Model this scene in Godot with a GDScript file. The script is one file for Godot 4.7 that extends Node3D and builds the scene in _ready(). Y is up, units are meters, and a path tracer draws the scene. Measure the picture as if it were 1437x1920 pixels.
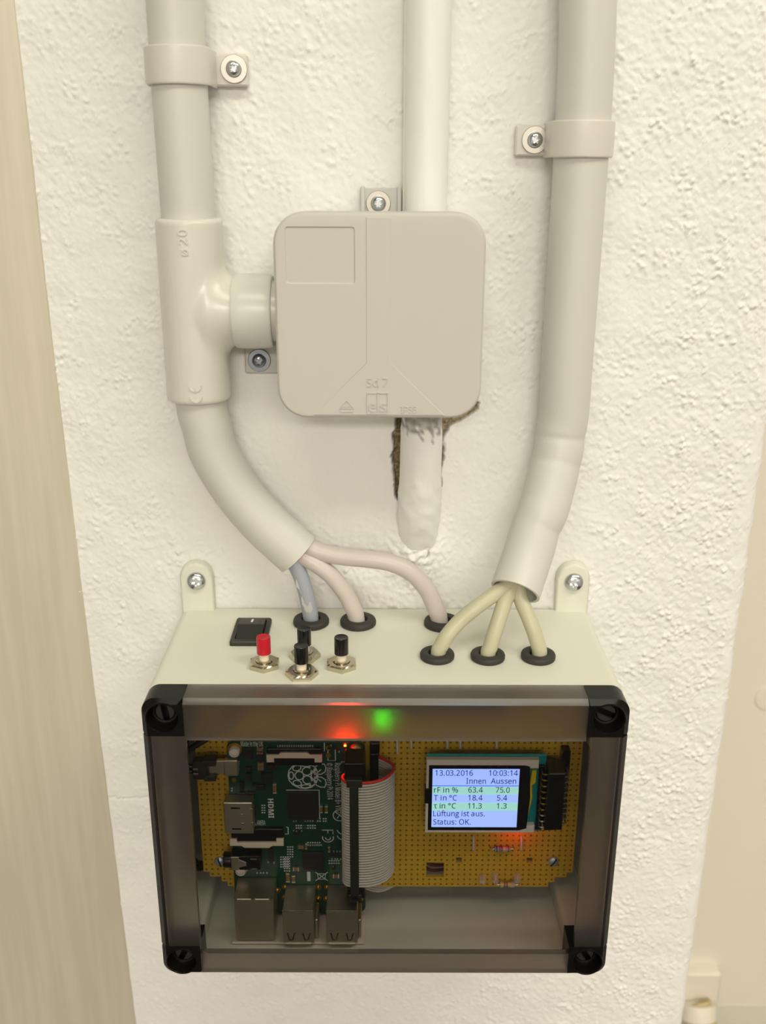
extends Node3D
# A grey control box with a smoked lid, its conduits and a junction box on a rough plastered pier.
# Lengths are millimetres: x to the right, y from the camera's height, z out of the plaster. w() turns them into metres.

const FOCAL := 1850.0
const WALL := 400.0
const EYE := 1500.0
var cam_basis := Basis.from_euler(Vector3(deg_to_rad(-19.3), deg_to_rad(-0.1), deg_to_rad(0.2)))
var base_of := {}
var M := {}
var rng := RandomNumberGenerator.new()


class Mb:
	var v := PackedVector3Array()
	var t := PackedInt32Array()
	func add(p: Vector3) -> int:
		v.append(p)
		return v.size() - 1
	func tri(a: int, b: int, c: int) -> void:
		t.append(a); t.append(b); t.append(c)
	func quad(a: int, b: int, c: int, d: int) -> void:
		tri(a, b, c); tri(a, c, d)
	# rings that run counter-clockwise seen from where the loft is heading
	func loft(rings: Array, cap_start := true, cap_end := true, around := false) -> void:
		var first := v.size()
		var n: int = rings[0].size()
		for ring in rings:
			v.append_array(ring)
		var last := rings.size() if around else rings.size() - 1
		for k in last:
			var a := first + k * n
			var b := first + ((k + 1) % rings.size()) * n
			for j in n:
				var j2 := (j + 1) % n
				quad(a + j, a + j2, b + j2, b + j)
		if around:
			return
		if cap_start:
			fan(rings[0], true)
		if cap_end:
			fan(rings[rings.size() - 1], false)
	func fan(ring: PackedVector3Array, back: bool) -> void:
		var c := Vector3.ZERO
		for p in ring:
			c += p
		var m := add(c / ring.size())
		var s := v.size()
		v.append_array(ring)
		for j in ring.size():
			var j2 := (j + 1) % ring.size()
			if back:
				tri(m, s + j2, s + j)
			else:
				tri(m, s + j, s + j2)
	# any outline in x, y (counter-clockwise), from z0 to z1, with a chamfer at the front
	func prism(outline: PackedVector2Array, z0: float, z1: float, chamfer := 0.0) -> void:
		var front := outline
		if chamfer > 0.0:
			var inset := Geometry2D.offset_polygon(outline, -chamfer, Geometry2D.JOIN_MITER)
			if inset.size() == 1 and inset[0].size() == outline.size():
				front = inset[0]
				var best := 0
				for k in front.size():
					if front[k].distance_to(outline[0]) < front[best].distance_to(outline[0]):
						best = k
				var turned := PackedVector2Array()
				for k in front.size():
					turned.append(front[(best + k) % front.size()])
				front = turned
			else:
				chamfer = 0.0
		var rings := [lift(outline, z0), lift(outline, z1 - chamfer)]
		if chamfer > 0.0:
			rings.append(lift(front, z1))
		loft(rings, false, false)
		flat(front, z1, false)
		flat(outline, z0, true)
	func lift(outline: PackedVector2Array, z: float) -> PackedVector3Array:
		var r := PackedVector3Array()
		for p in outline:
			r.append(Vector3(p.x, p.y, z))
		return r
	func flat(outline: PackedVector2Array, z: float, back: bool) -> void:
		var s := v.size()
		v.append_array(lift(outline, z))
		var ids := Geometry2D.triangulate_polygon(outline)
		for k in range(0, ids.size(), 3):
			var a := outline[ids[k]]
			var up := (outline[ids[k + 1]] - a).cross(outline[ids[k + 2]] - a) > 0.0
			if up != back:
				tri(s + ids[k], s + ids[k + 1], s + ids[k + 2])
			else:
				tri(s + ids[k], s + ids[k + 2], s + ids[k + 1])
	# a box from lo to hi whose long edges along z and front edges are chamfered
	func box(lo: Vector3, hi: Vector3, c := 0.2) -> void:
		var x := (lo.x + hi.x) / 2.0
		var y := (lo.y + hi.y) / 2.0
		var w := hi.x - lo.x
		var h := hi.y - lo.y
		c = minf(c, minf(minf(w, h), hi.z - lo.z) * 0.3)
		var o := Vector2(x, y)
		loft([rr(o, w - 2 * c, h - 2 * c, c, lo.z, 1), rr(o, w, h, c, lo.z + c, 1), rr(o, w, h, c, hi.z - c, 1), rr(o, w - 2 * c, h - 2 * c, c, hi.z, 1)])
	func rr(o: Vector2, w: float, h: float, r: float, z: float, k := 5) -> PackedVector3Array:
		var out := PackedVector3Array()
		r = minf(r, minf(w, h) / 2.0)
		for q in 4:
			var cx: float = o.x + (w / 2.0 - r) * [1, -1, -1, 1][q]
			var cy: float = o.y + (h / 2.0 - r) * [1, 1, -1, -1][q]
			for j in k + 1:
				var a := PI / 2.0 * (q + j / float(k))
				out.append(Vector3(cx + r * cos(a), cy + r * sin(a), z))
		return out
	# turned about z: pairs (radius, height)
	func lathe(profile: Array, n := 28, cap := true) -> void:
		var rings := []
		for p in profile:
			var ring := PackedVector3Array()
			for j in n:
				var a := TAU * j / n
				ring.append(Vector3(p[0] * cos(a), p[0] * sin(a), p[1]))
			rings.append(ring)
		loft(rings, cap, cap)
	func tube(path: Array, radius, n := 14, cap := true) -> void:
		var rings := []
		var side := Vector3.ZERO
		for k in path.size():
			var along: Vector3 = (path[mini(k + 1, path.size() - 1)] - path[maxi(k - 1, 0)]).normalized()
			if k == 0:
				side = along.cross(Vector3(0.3, 0.2, 0.9)).normalized()
				if side.length() < 0.5:
					side = Vector3.RIGHT
			side = (side - along * along.dot(side)).normalized()
			var other := along.cross(side)
			var r: float = radius[k] if radius is Array else radius
			var ring := PackedVector3Array()
			for j in n:
				var a := TAU * j / n
				ring.append(path[k] + (side * cos(a) + other * sin(a)) * r)
			rings.append(ring)
		loft(rings, cap, cap)
	func turn(x: Transform3D, from := 0) -> void:
		for k in range(from, v.size()):
			v[k] = x * v[k]
	# one mesh, in metres about the point o, faces smoothed where they meet under the given angle
	func mesh(o := Vector3.ZERO, angle := 38.0) -> ArrayMesh:
		var n := t.size() / 3
		var face := PackedVector3Array()
		face.resize(n)
		var key_of := {}
		var point := PackedInt32Array()
		point.resize(v.size())
		for k in v.size():
			var key := Vector3i((v[k] * 2000.0).round())
			if not key_of.has(key):
				key_of[key] = key_of.size()
			point[k] = key_of[key]
		var at := []
		at.resize(key_of.size())
		for k in n:
			var a := v[t[k * 3]]
			face[k] = (v[t[k * 3 + 1]] - a).cross(v[t[k * 3 + 2]] - a)
			for c in 3:
				var p := point[t[k * 3 + c]]
				if at[p] == null:
					at[p] = PackedInt32Array()
				at[p].append(k)
		var unit := PackedVector3Array()
		unit.resize(n)
		for k in n:
			unit[k] = face[k].normalized()
		var limit := cos(deg_to_rad(angle))
		var pos := PackedVector3Array()
		var nor := PackedVector3Array()
		for k in n:
			if face[k].length_squared() < 1e-16:
				continue
			for c in [0, 2, 1]:
				var i := t[k * 3 + c]
				var sum := Vector3.ZERO
				for f in at[point[i]]:
					if unit[f].dot(unit[k]) > limit:
						sum += face[f]
				pos.append((v[i] - o) * 0.001)
				nor.append(sum.normalized() if sum.length_squared() > 0.0 else unit[k])
		var arrays := []
		arrays.resize(Mesh.ARRAY_MAX)
		arrays[Mesh.ARRAY_VERTEX] = pos
		arrays[Mesh.ARRAY_NORMAL] = nor
		var am := ArrayMesh.new()
		am.add_surface_from_arrays(Mesh.PRIMITIVE_TRIANGLES, arrays)
		return am


# ---------------------------------------------------------------- helpers

func w(p: Vector3) -> Vector3:
	return Vector3(p.x, p.y + EYE, p.z) * 0.001


# the point at depth z that the photograph shows at that pixel
func pt(px: float, py: float, z: float) -> Vector3:
	var d := cam_basis * Vector3((px - 718.5) / FOCAL, -(py - 960.0) / FOCAL, -1.0)
	return Vector3(0, 0, WALL) + d * ((z - WALL) / d.z)


func material(called: String, color: Color, rough := 0.5, metal := 0.0, spec := 0.5) -> StandardMaterial3D:
	var m := StandardMaterial3D.new()
	m.resource_name = called
	m.albedo_color = color
	m.roughness = rough
	m.metallic = metal
	m.metallic_specular = spec
	M[called] = m
	return m


func glow(called: String, color: Color, energy: float) -> StandardMaterial3D:
	var m := material(called, color, 0.6)
	m.emission_enabled = true
	m.emission = color
	m.emission_energy_multiplier = energy
	return m


func numbered(called: String, parent: Node) -> String:
	if not parent.has_node(called):
		return called
	var k := 1
	while parent.has_node("%s_%03d" % [called, k]):
		k += 1
	return "%s_%03d" % [called, k]


func tag(o: Node, label: String, category := "", group := "", kind := "") -> Node:
	if label: o.set_meta("label", label)
	if category: o.set_meta("category", category)
	if group: o.set_meta("group", group)
	if kind: o.set_meta("kind", kind)
	return o


func thing(called: String, label: String, category: String, at: Vector3, group := "") -> Node3D:
	var o := Node3D.new()
	o.name = numbered(called, self)
	add_child(o, true)
	o.position = w(at)
	base_of[o] = at
	tag(o, label, category, group)
	return o


# a part that itself has parts
func part(called: String, parent: Node3D, at: Vector3, label := "") -> Node3D:
	var o := Node3D.new()
	o.name = numbered(called, parent)
	parent.add_child(o, true)
	o.position = (at - base_of[parent]) * 0.001
	base_of[o] = at
	tag(o, label)
	return o


func inst(called: String, mesh: Mesh, mat: Material, parent: Node, at: Vector3, label := "") -> MeshInstance3D:
	var o := MeshInstance3D.new()
	o.name = numbered(called, parent)
	o.mesh = mesh
	o.material_override = null
	if mesh is ArrayMesh:
		for k in mesh.get_surface_count():
			o.set_surface_override_material(k, mat)
	else:
		mesh.surface_set_material(0, mat) if mesh is ArrayMesh else mesh.set("material", mat)
	parent.add_child(o, true)
	o.position = w(at) if parent == self else (at - base_of[parent]) * 0.001
	base_of[o] = at
	tag(o, label)
	return o


# a shape given where it stands
func obj(called: String, mb: Mb, mat: Material, parent: Node = self, label := "", angle := 38.0) -> MeshInstance3D:
	var at: Vector3 = Vector3.ZERO
	if parent == self:
		var lo := mb.v[0]
		var hi := mb.v[0]
		for p in mb.v:
			lo = lo.min(p)
			hi = hi.max(p)
		at = Vector3((lo.x + hi.x) / 2.0, lo.y, (lo.z + hi.z) / 2.0)
	else:
		at = base_of[parent]
	return inst(called, mb.mesh(at, angle), mat, parent, at, label)


func smooth_path(points: Array, steps := 6) -> Array:
	var out := []
	for k in points.size() - 1:
		var a: Vector3 = points[maxi(k - 1, 0)]
		var b: Vector3 = points[k]
		var c: Vector3 = points[k + 1]
		var d: Vector3 = points[mini(k + 2, points.size() - 1)]
		for s in steps:
			out.append(b.cubic_interpolate(c, a, d, s / float(steps)))
	out.append(points[points.size() - 1])
	return out


var sans: SystemFont
var sans_bold: SystemFont

# lettering whose left end of the base line is at p; wide is the width to fill, or 0 for the font's own
func letters(called: String, text: String, em: float, p: Vector3, mat: Material, parent: Node, wide := 0.0, turn := Basis.IDENTITY, depth := 0.12, centred := false, bold := false) -> MeshInstance3D:
	var tm := TextMesh.new()
	tm.text = text
	tm.font = sans_bold if bold else sans
	tm.font_size = 32
	tm.pixel_size = em * 0.001 / 32.0
	tm.depth = depth * 0.001
	tm.curve_step = 1.5
	tm.horizontal_alignment = HORIZONTAL_ALIGNMENT_LEFT
	tm.vertical_alignment = VERTICAL_ALIGNMENT_BOTTOM
	tm.material = mat
	var o := MeshInstance3D.new()
	o.name = numbered(called, parent)
	o.mesh = tm
	var box := tm.get_aabb()
	var s := wide * 0.001 / box.size.x if wide > 0.0 else 1.0
	parent.add_child(o, true)
	# descent of the face under the base line
	var drop := tm.font.get_descent(32) * tm.pixel_size
	var shift := Vector3(-box.position.x * s - (box.size.x * s / 2.0 if centred else 0.0), -drop, 0)
	o.transform = Transform3D(turn * Basis.from_scale(Vector3(s, 1, 1)), (p - base_of[parent]) * 0.001 + turn * shift)
	return o


# flat strokes of silkscreen print or raised lines: lists of points in x, y
func strokes(mb: Mb, lines: Array, wide: float, z0: float, z1: float) -> void:
	for line in lines:
		var n: int = line.size()
		var closed: bool = n > 2 and line[0].distance_to(line[n - 1]) < 1e-4
		var left := []
		var right := []
		for k in n:
			var a: Vector2 = line[k - 1] if k > 0 else (line[n - 2] if closed else line[k])
			var b: Vector2 = line[k + 1] if k < n - 1 else (line[1] if closed else line[k])
			var d := (b - a).normalized()
			var side := Vector2(-d.y, d.x) * wide / 2.0
			left.append(line[k] + side)
			right.append(line[k] - side)
		var rings := []
		for k in n:
			var l: Vector2 = left[k]
			var r: Vector2 = right[k]
			rings.append(PackedVector3Array([Vector3(l.x, l.y, z0), Vector3(l.x, l.y, z1), Vector3(r.x, r.y, z1), Vector3(r.x, r.y, z0)]))
		mb.loft(rings)


func oval(c: Vector2, a: float, b: float, turned := 0.0, n := 20, from := 0.0, to := TAU) -> Array:
	var out := []
	for k in n + 1:
		var q := from + (to - from) * k / n
		out.append(c + Vector2(a * cos(q), b * sin(q)).rotated(turned))
	return out


func pan_head(r: float, h: float, recess: float, points := 6) -> ArrayMesh:
	var mb := Mb.new()
	var rings := []
	var n := 36
	for step in [[1.0, 0.0], [1.0, 0.25], [0.97, 0.45], [0.88, 0.68], [0.74, 0.85], [0.58, 0.95]]:
		var ring := PackedVector3Array()
		for j in n:
			ring.append(Vector3(cos(TAU * j / n), sin(TAU * j / n), 0) * r * step[0] + Vector3(0, 0, h * step[1]))
		rings.append(ring)
	for z in [h, h - 1.9]:
		var ring := PackedVector3Array()
		for j in n:
			var q := TAU * j / n
			ring.append(Vector3(cos(q), sin(q), 0) * recess * (0.82 + 0.2 * cos(points * q)) + Vector3(0, 0, z))
		rings.append(ring)
	mb.loft(rings)
	return mb.mesh(Vector3.ZERO, 30.0)


func washer_mesh(r0: float, r1: float, h: float) -> ArrayMesh:
	var mb := Mb.new()
	var rings := []
	for s in [[r1, 0.0], [r1, h - 0.15], [r1 - 0.15, h], [r0, h], [r0, 0.0]]:
		var ring := PackedVector3Array()
		for j in 32:
			ring.append(Vector3(cos(TAU * j / 32) * s[0], sin(TAU * j / 32) * s[0], s[1]))
		rings.append(ring)
	mb.loft(rings, false, false, true)
	return mb.mesh()


func _ready() -> void:
	rng.seed = 7
	make_camera_and_light()
	make_materials()
	make_room()
	make_plaster()
	make_door_frame()
	make_recess()
	make_conduits()
	make_tee()
	make_junction_box()
	make_control_box()
	make_cables()
	make_perfboard()
	make_display()
	make_computer()
	make_ribbon()
	make_small_things()


func make_camera_and_light() -> void:
	var cam := Camera3D.new()
	cam.name = "camera"
	var lens := CameraAttributesPhysical.new()
	lens.frustum_focal_length = 23.125
	lens.frustum_focus_distance = 0.39
	lens.frustum_near = 0.02
	lens.frustum_far = 20.0
	lens.exposure_aperture = 7.5
	add_child(cam, true)
	cam.attributes = lens
	cam.fov = rad_to_deg(2.0 * atan(960.0 / FOCAL))
	cam.near = 0.02
	cam.far = 20.0
	cam.transform = Transform3D(cam_basis, w(Vector3(0, 0, WALL)))
	cam.current = true
	var env := Environment.new()
	env.background_mode = Environment.BG_COLOR
	env.background_color = Color(0, 0, 0)
	env.tonemap_mode = Environment.TONE_MAPPER_LINEAR
	env.tonemap_exposure = 0.72
	env.sdfgi_enabled = true
	env.ssao_enabled = true
	env.ssil_enabled = true
	var we := WorldEnvironment.new()
	we.name = "world"
	we.environment = env
	add_child(we, true)
	ceiling_lamp("long ceiling tube lamp with a greenish white cover above the doorway", Vector3(260, 960, 800), Vector2(1.2, 0.3), Color8(250, 252, 230), 1.3)
	ceiling_lamp("shorter ceiling tube lamp with a pinkish white cover further to the right", Vector3(950, 960, 600), Vector2(0.6, 0.3), Color8(255, 243, 232), 0.8)
	ceiling_lamp("broad fill lamp with a white cover, added at the back of the room", Vector3(100, 960, 3200), Vector2(1.4, 0.7), Color8(255, 245, 233), 14.0)  # unseen fill lamp, added to soften the shadow below the junction box


func ceiling_lamp(label: String, at: Vector3, size: Vector2, color: Color, energy: float) -> void:
	var t := thing("ceiling_lamp", label, "lamp", at, "ceiling lamps over the pier")
	var shell := material("lamp_housing", Color8(235, 235, 230), 0.5)
	var a := Mb.new()
	var sx := size.x * 500.0 + 15.0
	var sz := size.y * 500.0 + 15.0
	a.box(at + Vector3(-sx, 8, -sz), at + Vector3(sx, 39, sz), 3.0)
	obj("housing", a, shell, t)
	var b := Mb.new()
	b.box(at + Vector3(-sx + 15, 0, -sz + 15), at + Vector3(sx - 15, 8, sz - 15), 2.0)
	obj("lamp_cover", b, glow("lamp_cover", color, 1.2), t)
	var l := AreaLight3D.new()
	l.name = "light"
	l.area_size = size
	l.light_color = color
	l.light_energy = energy
	l.area_normalize_energy = true
	l.set("area_range", 6.0)
	l.shadow_enabled = true
	t.add_child(l, true)
	l.position = Vector3(0, -0.004, 0)
	l.rotation_degrees = Vector3(-90, 0, 0)


func noise(frequency: float, octaves := 3, kind := FastNoiseLite.TYPE_SIMPLEX_SMOOTH, seeded := 1) -> FastNoiseLite:
	var n := FastNoiseLite.new()
	n.noise_type = kind
	n.frequency = frequency
	n.seed = seeded
	n.fractal_type = FastNoiseLite.FRACTAL_FBM if octaves > 1 else FastNoiseLite.FRACTAL_NONE
	n.fractal_octaves = octaves
	return n


func grain(m: StandardMaterial3D, frequency: float, scale: float, relief: float, stretch := Vector3.ONE) -> void:
	var tex := NoiseTexture2D.new()
	tex.width = 512
	tex.height = 512
	tex.seamless = true
	tex.noise = noise(frequency, 4)
	m.heightmap_enabled = true
	m.heightmap_texture = tex
	m.heightmap_scale = relief
	m.uv1_triplanar = true
	m.uv1_world_triplanar = true
	m.uv1_scale = stretch * scale


func make_materials() -> void:
	sans = SystemFont.new()
	sans.font_names = PackedStringArray(["Droid Sans"])
	sans_bold = SystemFont.new()
	sans_bold.font_names = PackedStringArray(["Droid Sans"])
	sans_bold.font_weight = 700
	var wall := material("plaster", Color.WHITE, 0.85, 0.0, 0.3)
	wall.vertex_color_use_as_albedo = true
	material("room_paint", Color8(196, 194, 189), 0.9)
	material("floor_grey", Color8(62, 59, 56), 0.8)
	material("recess_paint", Color8(224, 217, 203), 0.45)
	material("recess_low_green", Color8(212, 209, 192), 0.5)  # a little greener than the recessed wall above it
	material("olive_tube", Color8(190, 172, 125), 0.5)
	material("conduit_grey", Color8(208, 206, 199), 0.42)
	material("fitting_grey", Color8(216, 213, 205), 0.27)
	material("clamp_grey", Color8(213, 209, 201), 0.33)
	material("ring_white", Color8(218, 217, 209), 0.3)
	material("junction_grey", Color8(199, 196, 189), 0.45)
	material("ear_grey", Color8(196, 195, 190), 0.4)
	material("box_grey", Color8(222, 222, 208), 0.45)
	material("steel", Color8(200, 205, 208), 0.22, 1.0)
	material("dull_steel", Color8(150, 156, 165), 0.35, 1.0)
	material("washer_steel", Color8(190, 188, 180), 0.3, 1.0)
	material("nickel", Color8(205, 198, 175), 0.18, 1.0)
	material("rubber", Color8(50, 48, 44), 0.6)
	material("black_plastic", Color8(40, 39, 34), 0.45)
	material("dark_hole", Color8(8, 8, 8), 0.8)
	material("gloss_black", Color8(14, 14, 14), 0.2)
	material("red_plastic", Color8(190, 8, 36), 0.35)
	material("cream_plastic", Color8(228, 216, 196), 0.4)
	material("white_mark", Color8(235, 235, 235), 0.5)
	material("cable_pink", Color8(203, 193, 188), 0.38)
	material("cable_blue", Color8(160, 165, 175), 0.45)
	material("cable_sand", Color8(194, 191, 163), 0.4)
	material("scuff", Color8(186, 185, 182), 0.8)
	var rim := material("smoked_frosted", Color(0.72, 0.69, 0.66, 0.03), 0.34, 0.0, 0.2)
	rim.refraction_enabled = true
	rim.refraction_scale = 0.05
	var lip := material("smoked_edge", Color(0.3, 0.27, 0.25, 0.05), 0.3, 0.0, 0.3)
	lip.refraction_enabled = true
	lip.refraction_scale = 0.05
	var pane := material("smoked_clear", Color(0.012, 0.011, 0.01, 0.26), 0.04, 0.0, 0.27)
	pane.transparency = BaseMaterial3D.TRANSPARENCY_ALPHA
	material("smoked_boss", Color8(15, 13, 12), 0.3, 0.0, 0.3)
	material("perfboard_brown", Color8(206, 166, 42), 0.5)
	material("solder", Color8(205, 200, 190), 0.3, 1.0)
	material("wire_white", Color8(215, 210, 215), 0.4)
	material("resistor_blue", Color8(150, 165, 185), 0.4)
	material("resistor_beige", Color8(200, 180, 145), 0.4)
	material("band_brown", Color8(110, 60, 40), 0.5)
	material("band_blue", Color8(50, 70, 140), 0.5)
	material("band_yellow", Color8(215, 190, 40), 0.5)
	material("band_violet", Color8(100, 60, 110), 0.5)
	var clear := material("clear_epoxy", Color(0.9, 0.9, 0.9, 0.25), 0.1)
	clear.transparency = BaseMaterial3D.TRANSPARENCY_ALPHA
	var pcb := material("board_green", Color8(10, 58, 40), 0.3)
	pcb.clearcoat_enabled = true
	pcb.clearcoat = 0.15
	pcb.clearcoat_roughness = 0.2
	material("display_teal", Color8(20, 140, 140), 0.35)
	material("print_white", Color8(215, 220, 215), 0.6)
	material("chip_black", Color8(30, 28, 28), 0.4)
	material("socket_metal", Color8(205, 198, 178), 0.4, 1.0)
	material("screw_steel", Color8(195, 203, 212), 0.42, 0.85)
	material("capacitor_tan", Color8(132, 98, 62), 0.45)
	material("gold", Color8(205, 160, 60), 0.3, 1.0)
	material("latch_beige", Color8(222, 205, 182), 0.5)
	material("nylon_white", Color8(225, 220, 212), 0.4)
	material("ribbon_grey", Color8(205, 200, 188), 0.5)
	material("ribbon_red", Color8(215, 45, 35), 0.5)
	material("frame_white", Color8(230, 220, 208), 0.45)
	material("flex_yellow", Color8(225, 205, 30), 0.4)
	material("foam_white", Color8(238, 220, 210), 0.8)


func slab(called: String, lo: Vector3, hi: Vector3, mat: Material, parent: Node = self, label := "", c := 0.0) -> MeshInstance3D:
	var mb := Mb.new()
	if c > 0.0:
		mb.box(lo, hi, c)
	else:
		var o := Vector2((lo.x + hi.x) / 2.0, (lo.y + hi.y) / 2.0)
		mb.loft([mb.rr(o, hi.x - lo.x, hi.y - lo.y, 0.0, lo.z, 1), mb.rr(o, hi.x - lo.x, hi.y - lo.y, 0.0, hi.z, 1)])
	return obj(called, mb, mat, parent, label)


func structure(called: String, lo: Vector3, hi: Vector3, mat: Material, label: String) -> void:
	tag(slab(called, lo, hi, mat), label, "", "", "structure")


func make_room() -> void:
	structure("floor", Vector3(-1300, -1600, -250), Vector3(1700, -1500, 4200), M.floor_grey, "grey floor far below the control box")
	structure("ceiling", Vector3(-1300, 1000, -250), Vector3(1700, 1100, 4200), M.room_paint, "pale ceiling above the plastered pier")
	structure("wall_left", Vector3(-1300, -1500, -250), Vector3(-1200, 1000, 4200), M.room_paint, "pale side wall beyond the metal door frame")
	structure("wall_right", Vector3(1600, -1500, -250), Vector3(1700, 1000, 4200), M.room_paint, "pale side wall at the far end of the recess")
	structure("wall_front", Vector3(-1200, -1500, 4100), Vector3(1600, 1000, 4200), M.room_paint, "pale wall facing the plastered pier")
	structure("wall_back_left", Vector3(-1200, -1500, -250), Vector3(-262, 1000, -3), M.room_paint, "pale wall on the far side of the metal door frame")
	structure("wall_recess", Vector3(100, -1500, -250), Vector3(1600, 1000, -150), M.recess_paint, "smooth cream painted wall set back behind the pier's right edge")


# how far the plaster stands out at x, y, and how much of it is broken away to bare brown
var crack_left := [[-92.0, 6.0], [-98.0, 5.9], [-104.0, 5.2], [-110.0, 4.4], [-115.0, 3.9], [-120.0, 4.6], [-127.0, 5.6], [-133.5, 5.8], [-136.0, 8.0]]
var crack_right := [[-94.0, 40.0], [-97.0, 37.0], [-100.0, 33.0], [-102.0, 29.5], [-105.0, 27.0], [-111.0, 26.1], [-118.0, 25.8], [-130.0, 25.0], [-134.0, 24.6], [-146.0, 23.9], [-152.0, 22.7], [-158.0, 21.4], [-160.0, 20.0]]


func edge_at(table: Array, y: float) -> float:
	if y > table[0][0]:
		return table[0][1]
	for k in table.size() - 1:
		if y <= table[k][0] and y >= table[k + 1][0]:
			return lerpf(table[k + 1][1], table[k][1], (y - table[k + 1][0]) / (table[k][0] - table[k + 1][0]))
	return table[-1][1]


func bell(x: float, y: float, cx: float, cy: float, rx: float, ry: float) -> float:
	var d := Vector2((x - cx) / rx, (y - cy) / ry).length_squared()
	return exp(-d)


func make_plaster() -> void:
	var coarse := noise(0.035, 2, FastNoiseLite.TYPE_SIMPLEX_SMOOTH, 3)
	var lumps := noise(0.24, 3, FastNoiseLite.TYPE_SIMPLEX_SMOOTH, 5)
	var cells := noise(0.29, 1, FastNoiseLite.TYPE_CELLULAR, 11)
	cells.cellular_return_type = FastNoiseLite.RETURN_DISTANCE
	cells.cellular_jitter = 1.0
	cells.domain_warp_enabled = true
	cells.domain_warp_amplitude = 3.0
	cells.domain_warp_frequency = 0.15
	var pimples := noise(0.5, 1, FastNoiseLite.TYPE_CELLULAR, 17)
	pimples.cellular_return_type = FastNoiseLite.RETURN_DISTANCE
	pimples.cellular_jitter = 1.0
	var where := noise(0.02, 2, FastNoiseLite.TYPE_SIMPLEX_SMOOTH, 21)
	var fine := noise(0.6, 2, FastNoiseLite.TYPE_SIMPLEX_SMOOTH, 8)
	var us := PackedFloat32Array()
	var x := -138.0
	while x < 175.0:
		us.append(x)
		x += 0.6
	for far in [185.0, 215.0, 260.0, 318.0]:
		us.append(far)
	var vs := PackedFloat32Array([1000.0, 500.0, 130.0, 110.0])
	var y := 98.0
	while y > -480.0:
		vs.append(y)
		y -= 0.6
	for far in [-490.0, -520.0, -700.0, -1500.0]:
		vs.append(far)
	var nu := us.size()
	var nv := vs.size()
	var bend := 7.0
	var pos := PackedVector3Array()
	var out := PackedVector3Array()
	var col := PackedColorArray()
	pos.resize(nu * nv)
	col.resize(nu * nv)
	var paint := Color(0.83, 0.82, 0.785)
	var dirt := Color(0.16, 0.125, 0.065)
	for j in nv:
		var yy := vs[j]
		var corner := lerpf(160.5, 163.5, clampf((yy + 425.0) / 480.0, 0, 1))
		var flat_to := corner - bend
		var cl := edge_at(crack_left, yy)
		var cr := edge_at(crack_right, yy)
		if yy < -135.0: cl = cr - 1.1
		var cracked := yy < -92.0 and yy > -160.0
		for i in nu:
			var u := us[i]
			var p: Vector3
			var n := Vector3(0, 0, 1)
			if u <= flat_to:
				p = Vector3(u, yy, 0)
			elif u <= flat_to + bend * PI / 2:
				var a := (u - flat_to) / bend
				n = Vector3(sin(a), 0, cos(a))
				p = Vector3(flat_to, yy, -bend) + n * bend
			else:
				n = Vector3(1, 0, 0)
				p = Vector3(corner, yy, -bend - (u - flat_to - bend * PI / 2))
			var rough := 0.95 + 0.6 * where.get_noise_2d(u, yy)
			rough += 0.6 * smoothstep(85.0, 125.0, u) * (1.0 - 0.5 * smoothstep(-190.0, -330.0, yy))
			rough *= 1.0 - 0.8 * bell(u, yy, -28, -112, 34, 34)
			rough *= 1.0 - 0.5 * bell(u, yy, 35, -125, 26, 40)
			rough *= 1.0 - 0.45 * smoothstep(-70.0, -100.0, u) * smoothstep(-150.0, -220.0, yy)
			if u > flat_to: rough *= 0.45
			rough *= smoothstep(-478.0, -440.0, yy) * smoothstep(96.0, 66.0, yy)
			var lump := lumps.get_noise_2d(u, yy * 1.1)
			var d := cells.get_noise_2d(u, yy * 1.15) + 1.0
			var blob := 1.0 - smoothstep(0.0, 0.62, d)
			var h := 0.5 * coarse.get_noise_2d(u, yy) + rough * (0.27 * lump + 0.62 * blob * blob * (0.15 + 1.7 * maxf(0.0, where.get_noise_2d(u * 3.1 + 400.0, yy * 3.1)))) + rough * 0.3 * pow(1.0 - smoothstep(0.0, 0.55, pimples.get_noise_2d(u, yy) + 1.0), 2.0) * smoothstep(0.0, 0.3, where.get_noise_2d(u * 5.0, yy * 5.0 + 300.0)) + 0.08 * fine.get_noise_2d(u, yy)
			# the thin joint at the left, lower down
			if u < -88.0:
				h -= 0.55 * exp(-pow((yy + 285.5 + 0.6 * lump * 3.0) / 0.8, 2.0))
			var c := paint
			if cracked:
				var jag := 0.7 * lumps.get_noise_2d(u * 0.8, yy * 0.8) + 1.6 * coarse.get_noise_2d(u * 3.0 + 50.0, yy * 3.0)
				var inside := minf(u - cl - jag, cr + jag - u)
				if inside > 0.0:
					var deep := smoothstep(0.0, 0.6, inside)
					h -= 2.6 * deep + 0.8 * deep * lumps.get_noise_2d(u * 1.6, yy * 1.6)
					c = paint.lerp(dirt.lerp(Color(0.5, 0.42, 0.28), clampf((0.65 if u > 20.0 else 0.15) + lumps.get_noise_2d(u * 2.0 + 90.0, yy * 2.0) * 1.1, 0, 1)), deep)
				elif inside > -5.0:
					h += 0.35 * exp(inside / 2.0)
			# plaster heaped round the foot of the painted pipe
			if yy < -128.0 and yy > -190.0:
				h += (4.6 + 1.3 * lump) * bell(u, yy, 14.5, -160.0, 11.5, 12.0)
			pos[j * nu + i] = p + n * h
			col[j * nu + i] = c
	out.resize(nu * nv)
	for j in nv:
		for i in nu:
			var a := pos[j * nu + maxi(i - 1, 0)]
			var b := pos[j * nu + mini(i + 1, nu - 1)]
			var c := pos[maxi(j - 1, 0) * nu + i]
			var d := pos[mini(j + 1, nv - 1) * nu + i]
			out[j * nu + i] = (b - a).cross(c - d).normalized()
	var ids := PackedInt32Array()
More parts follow.
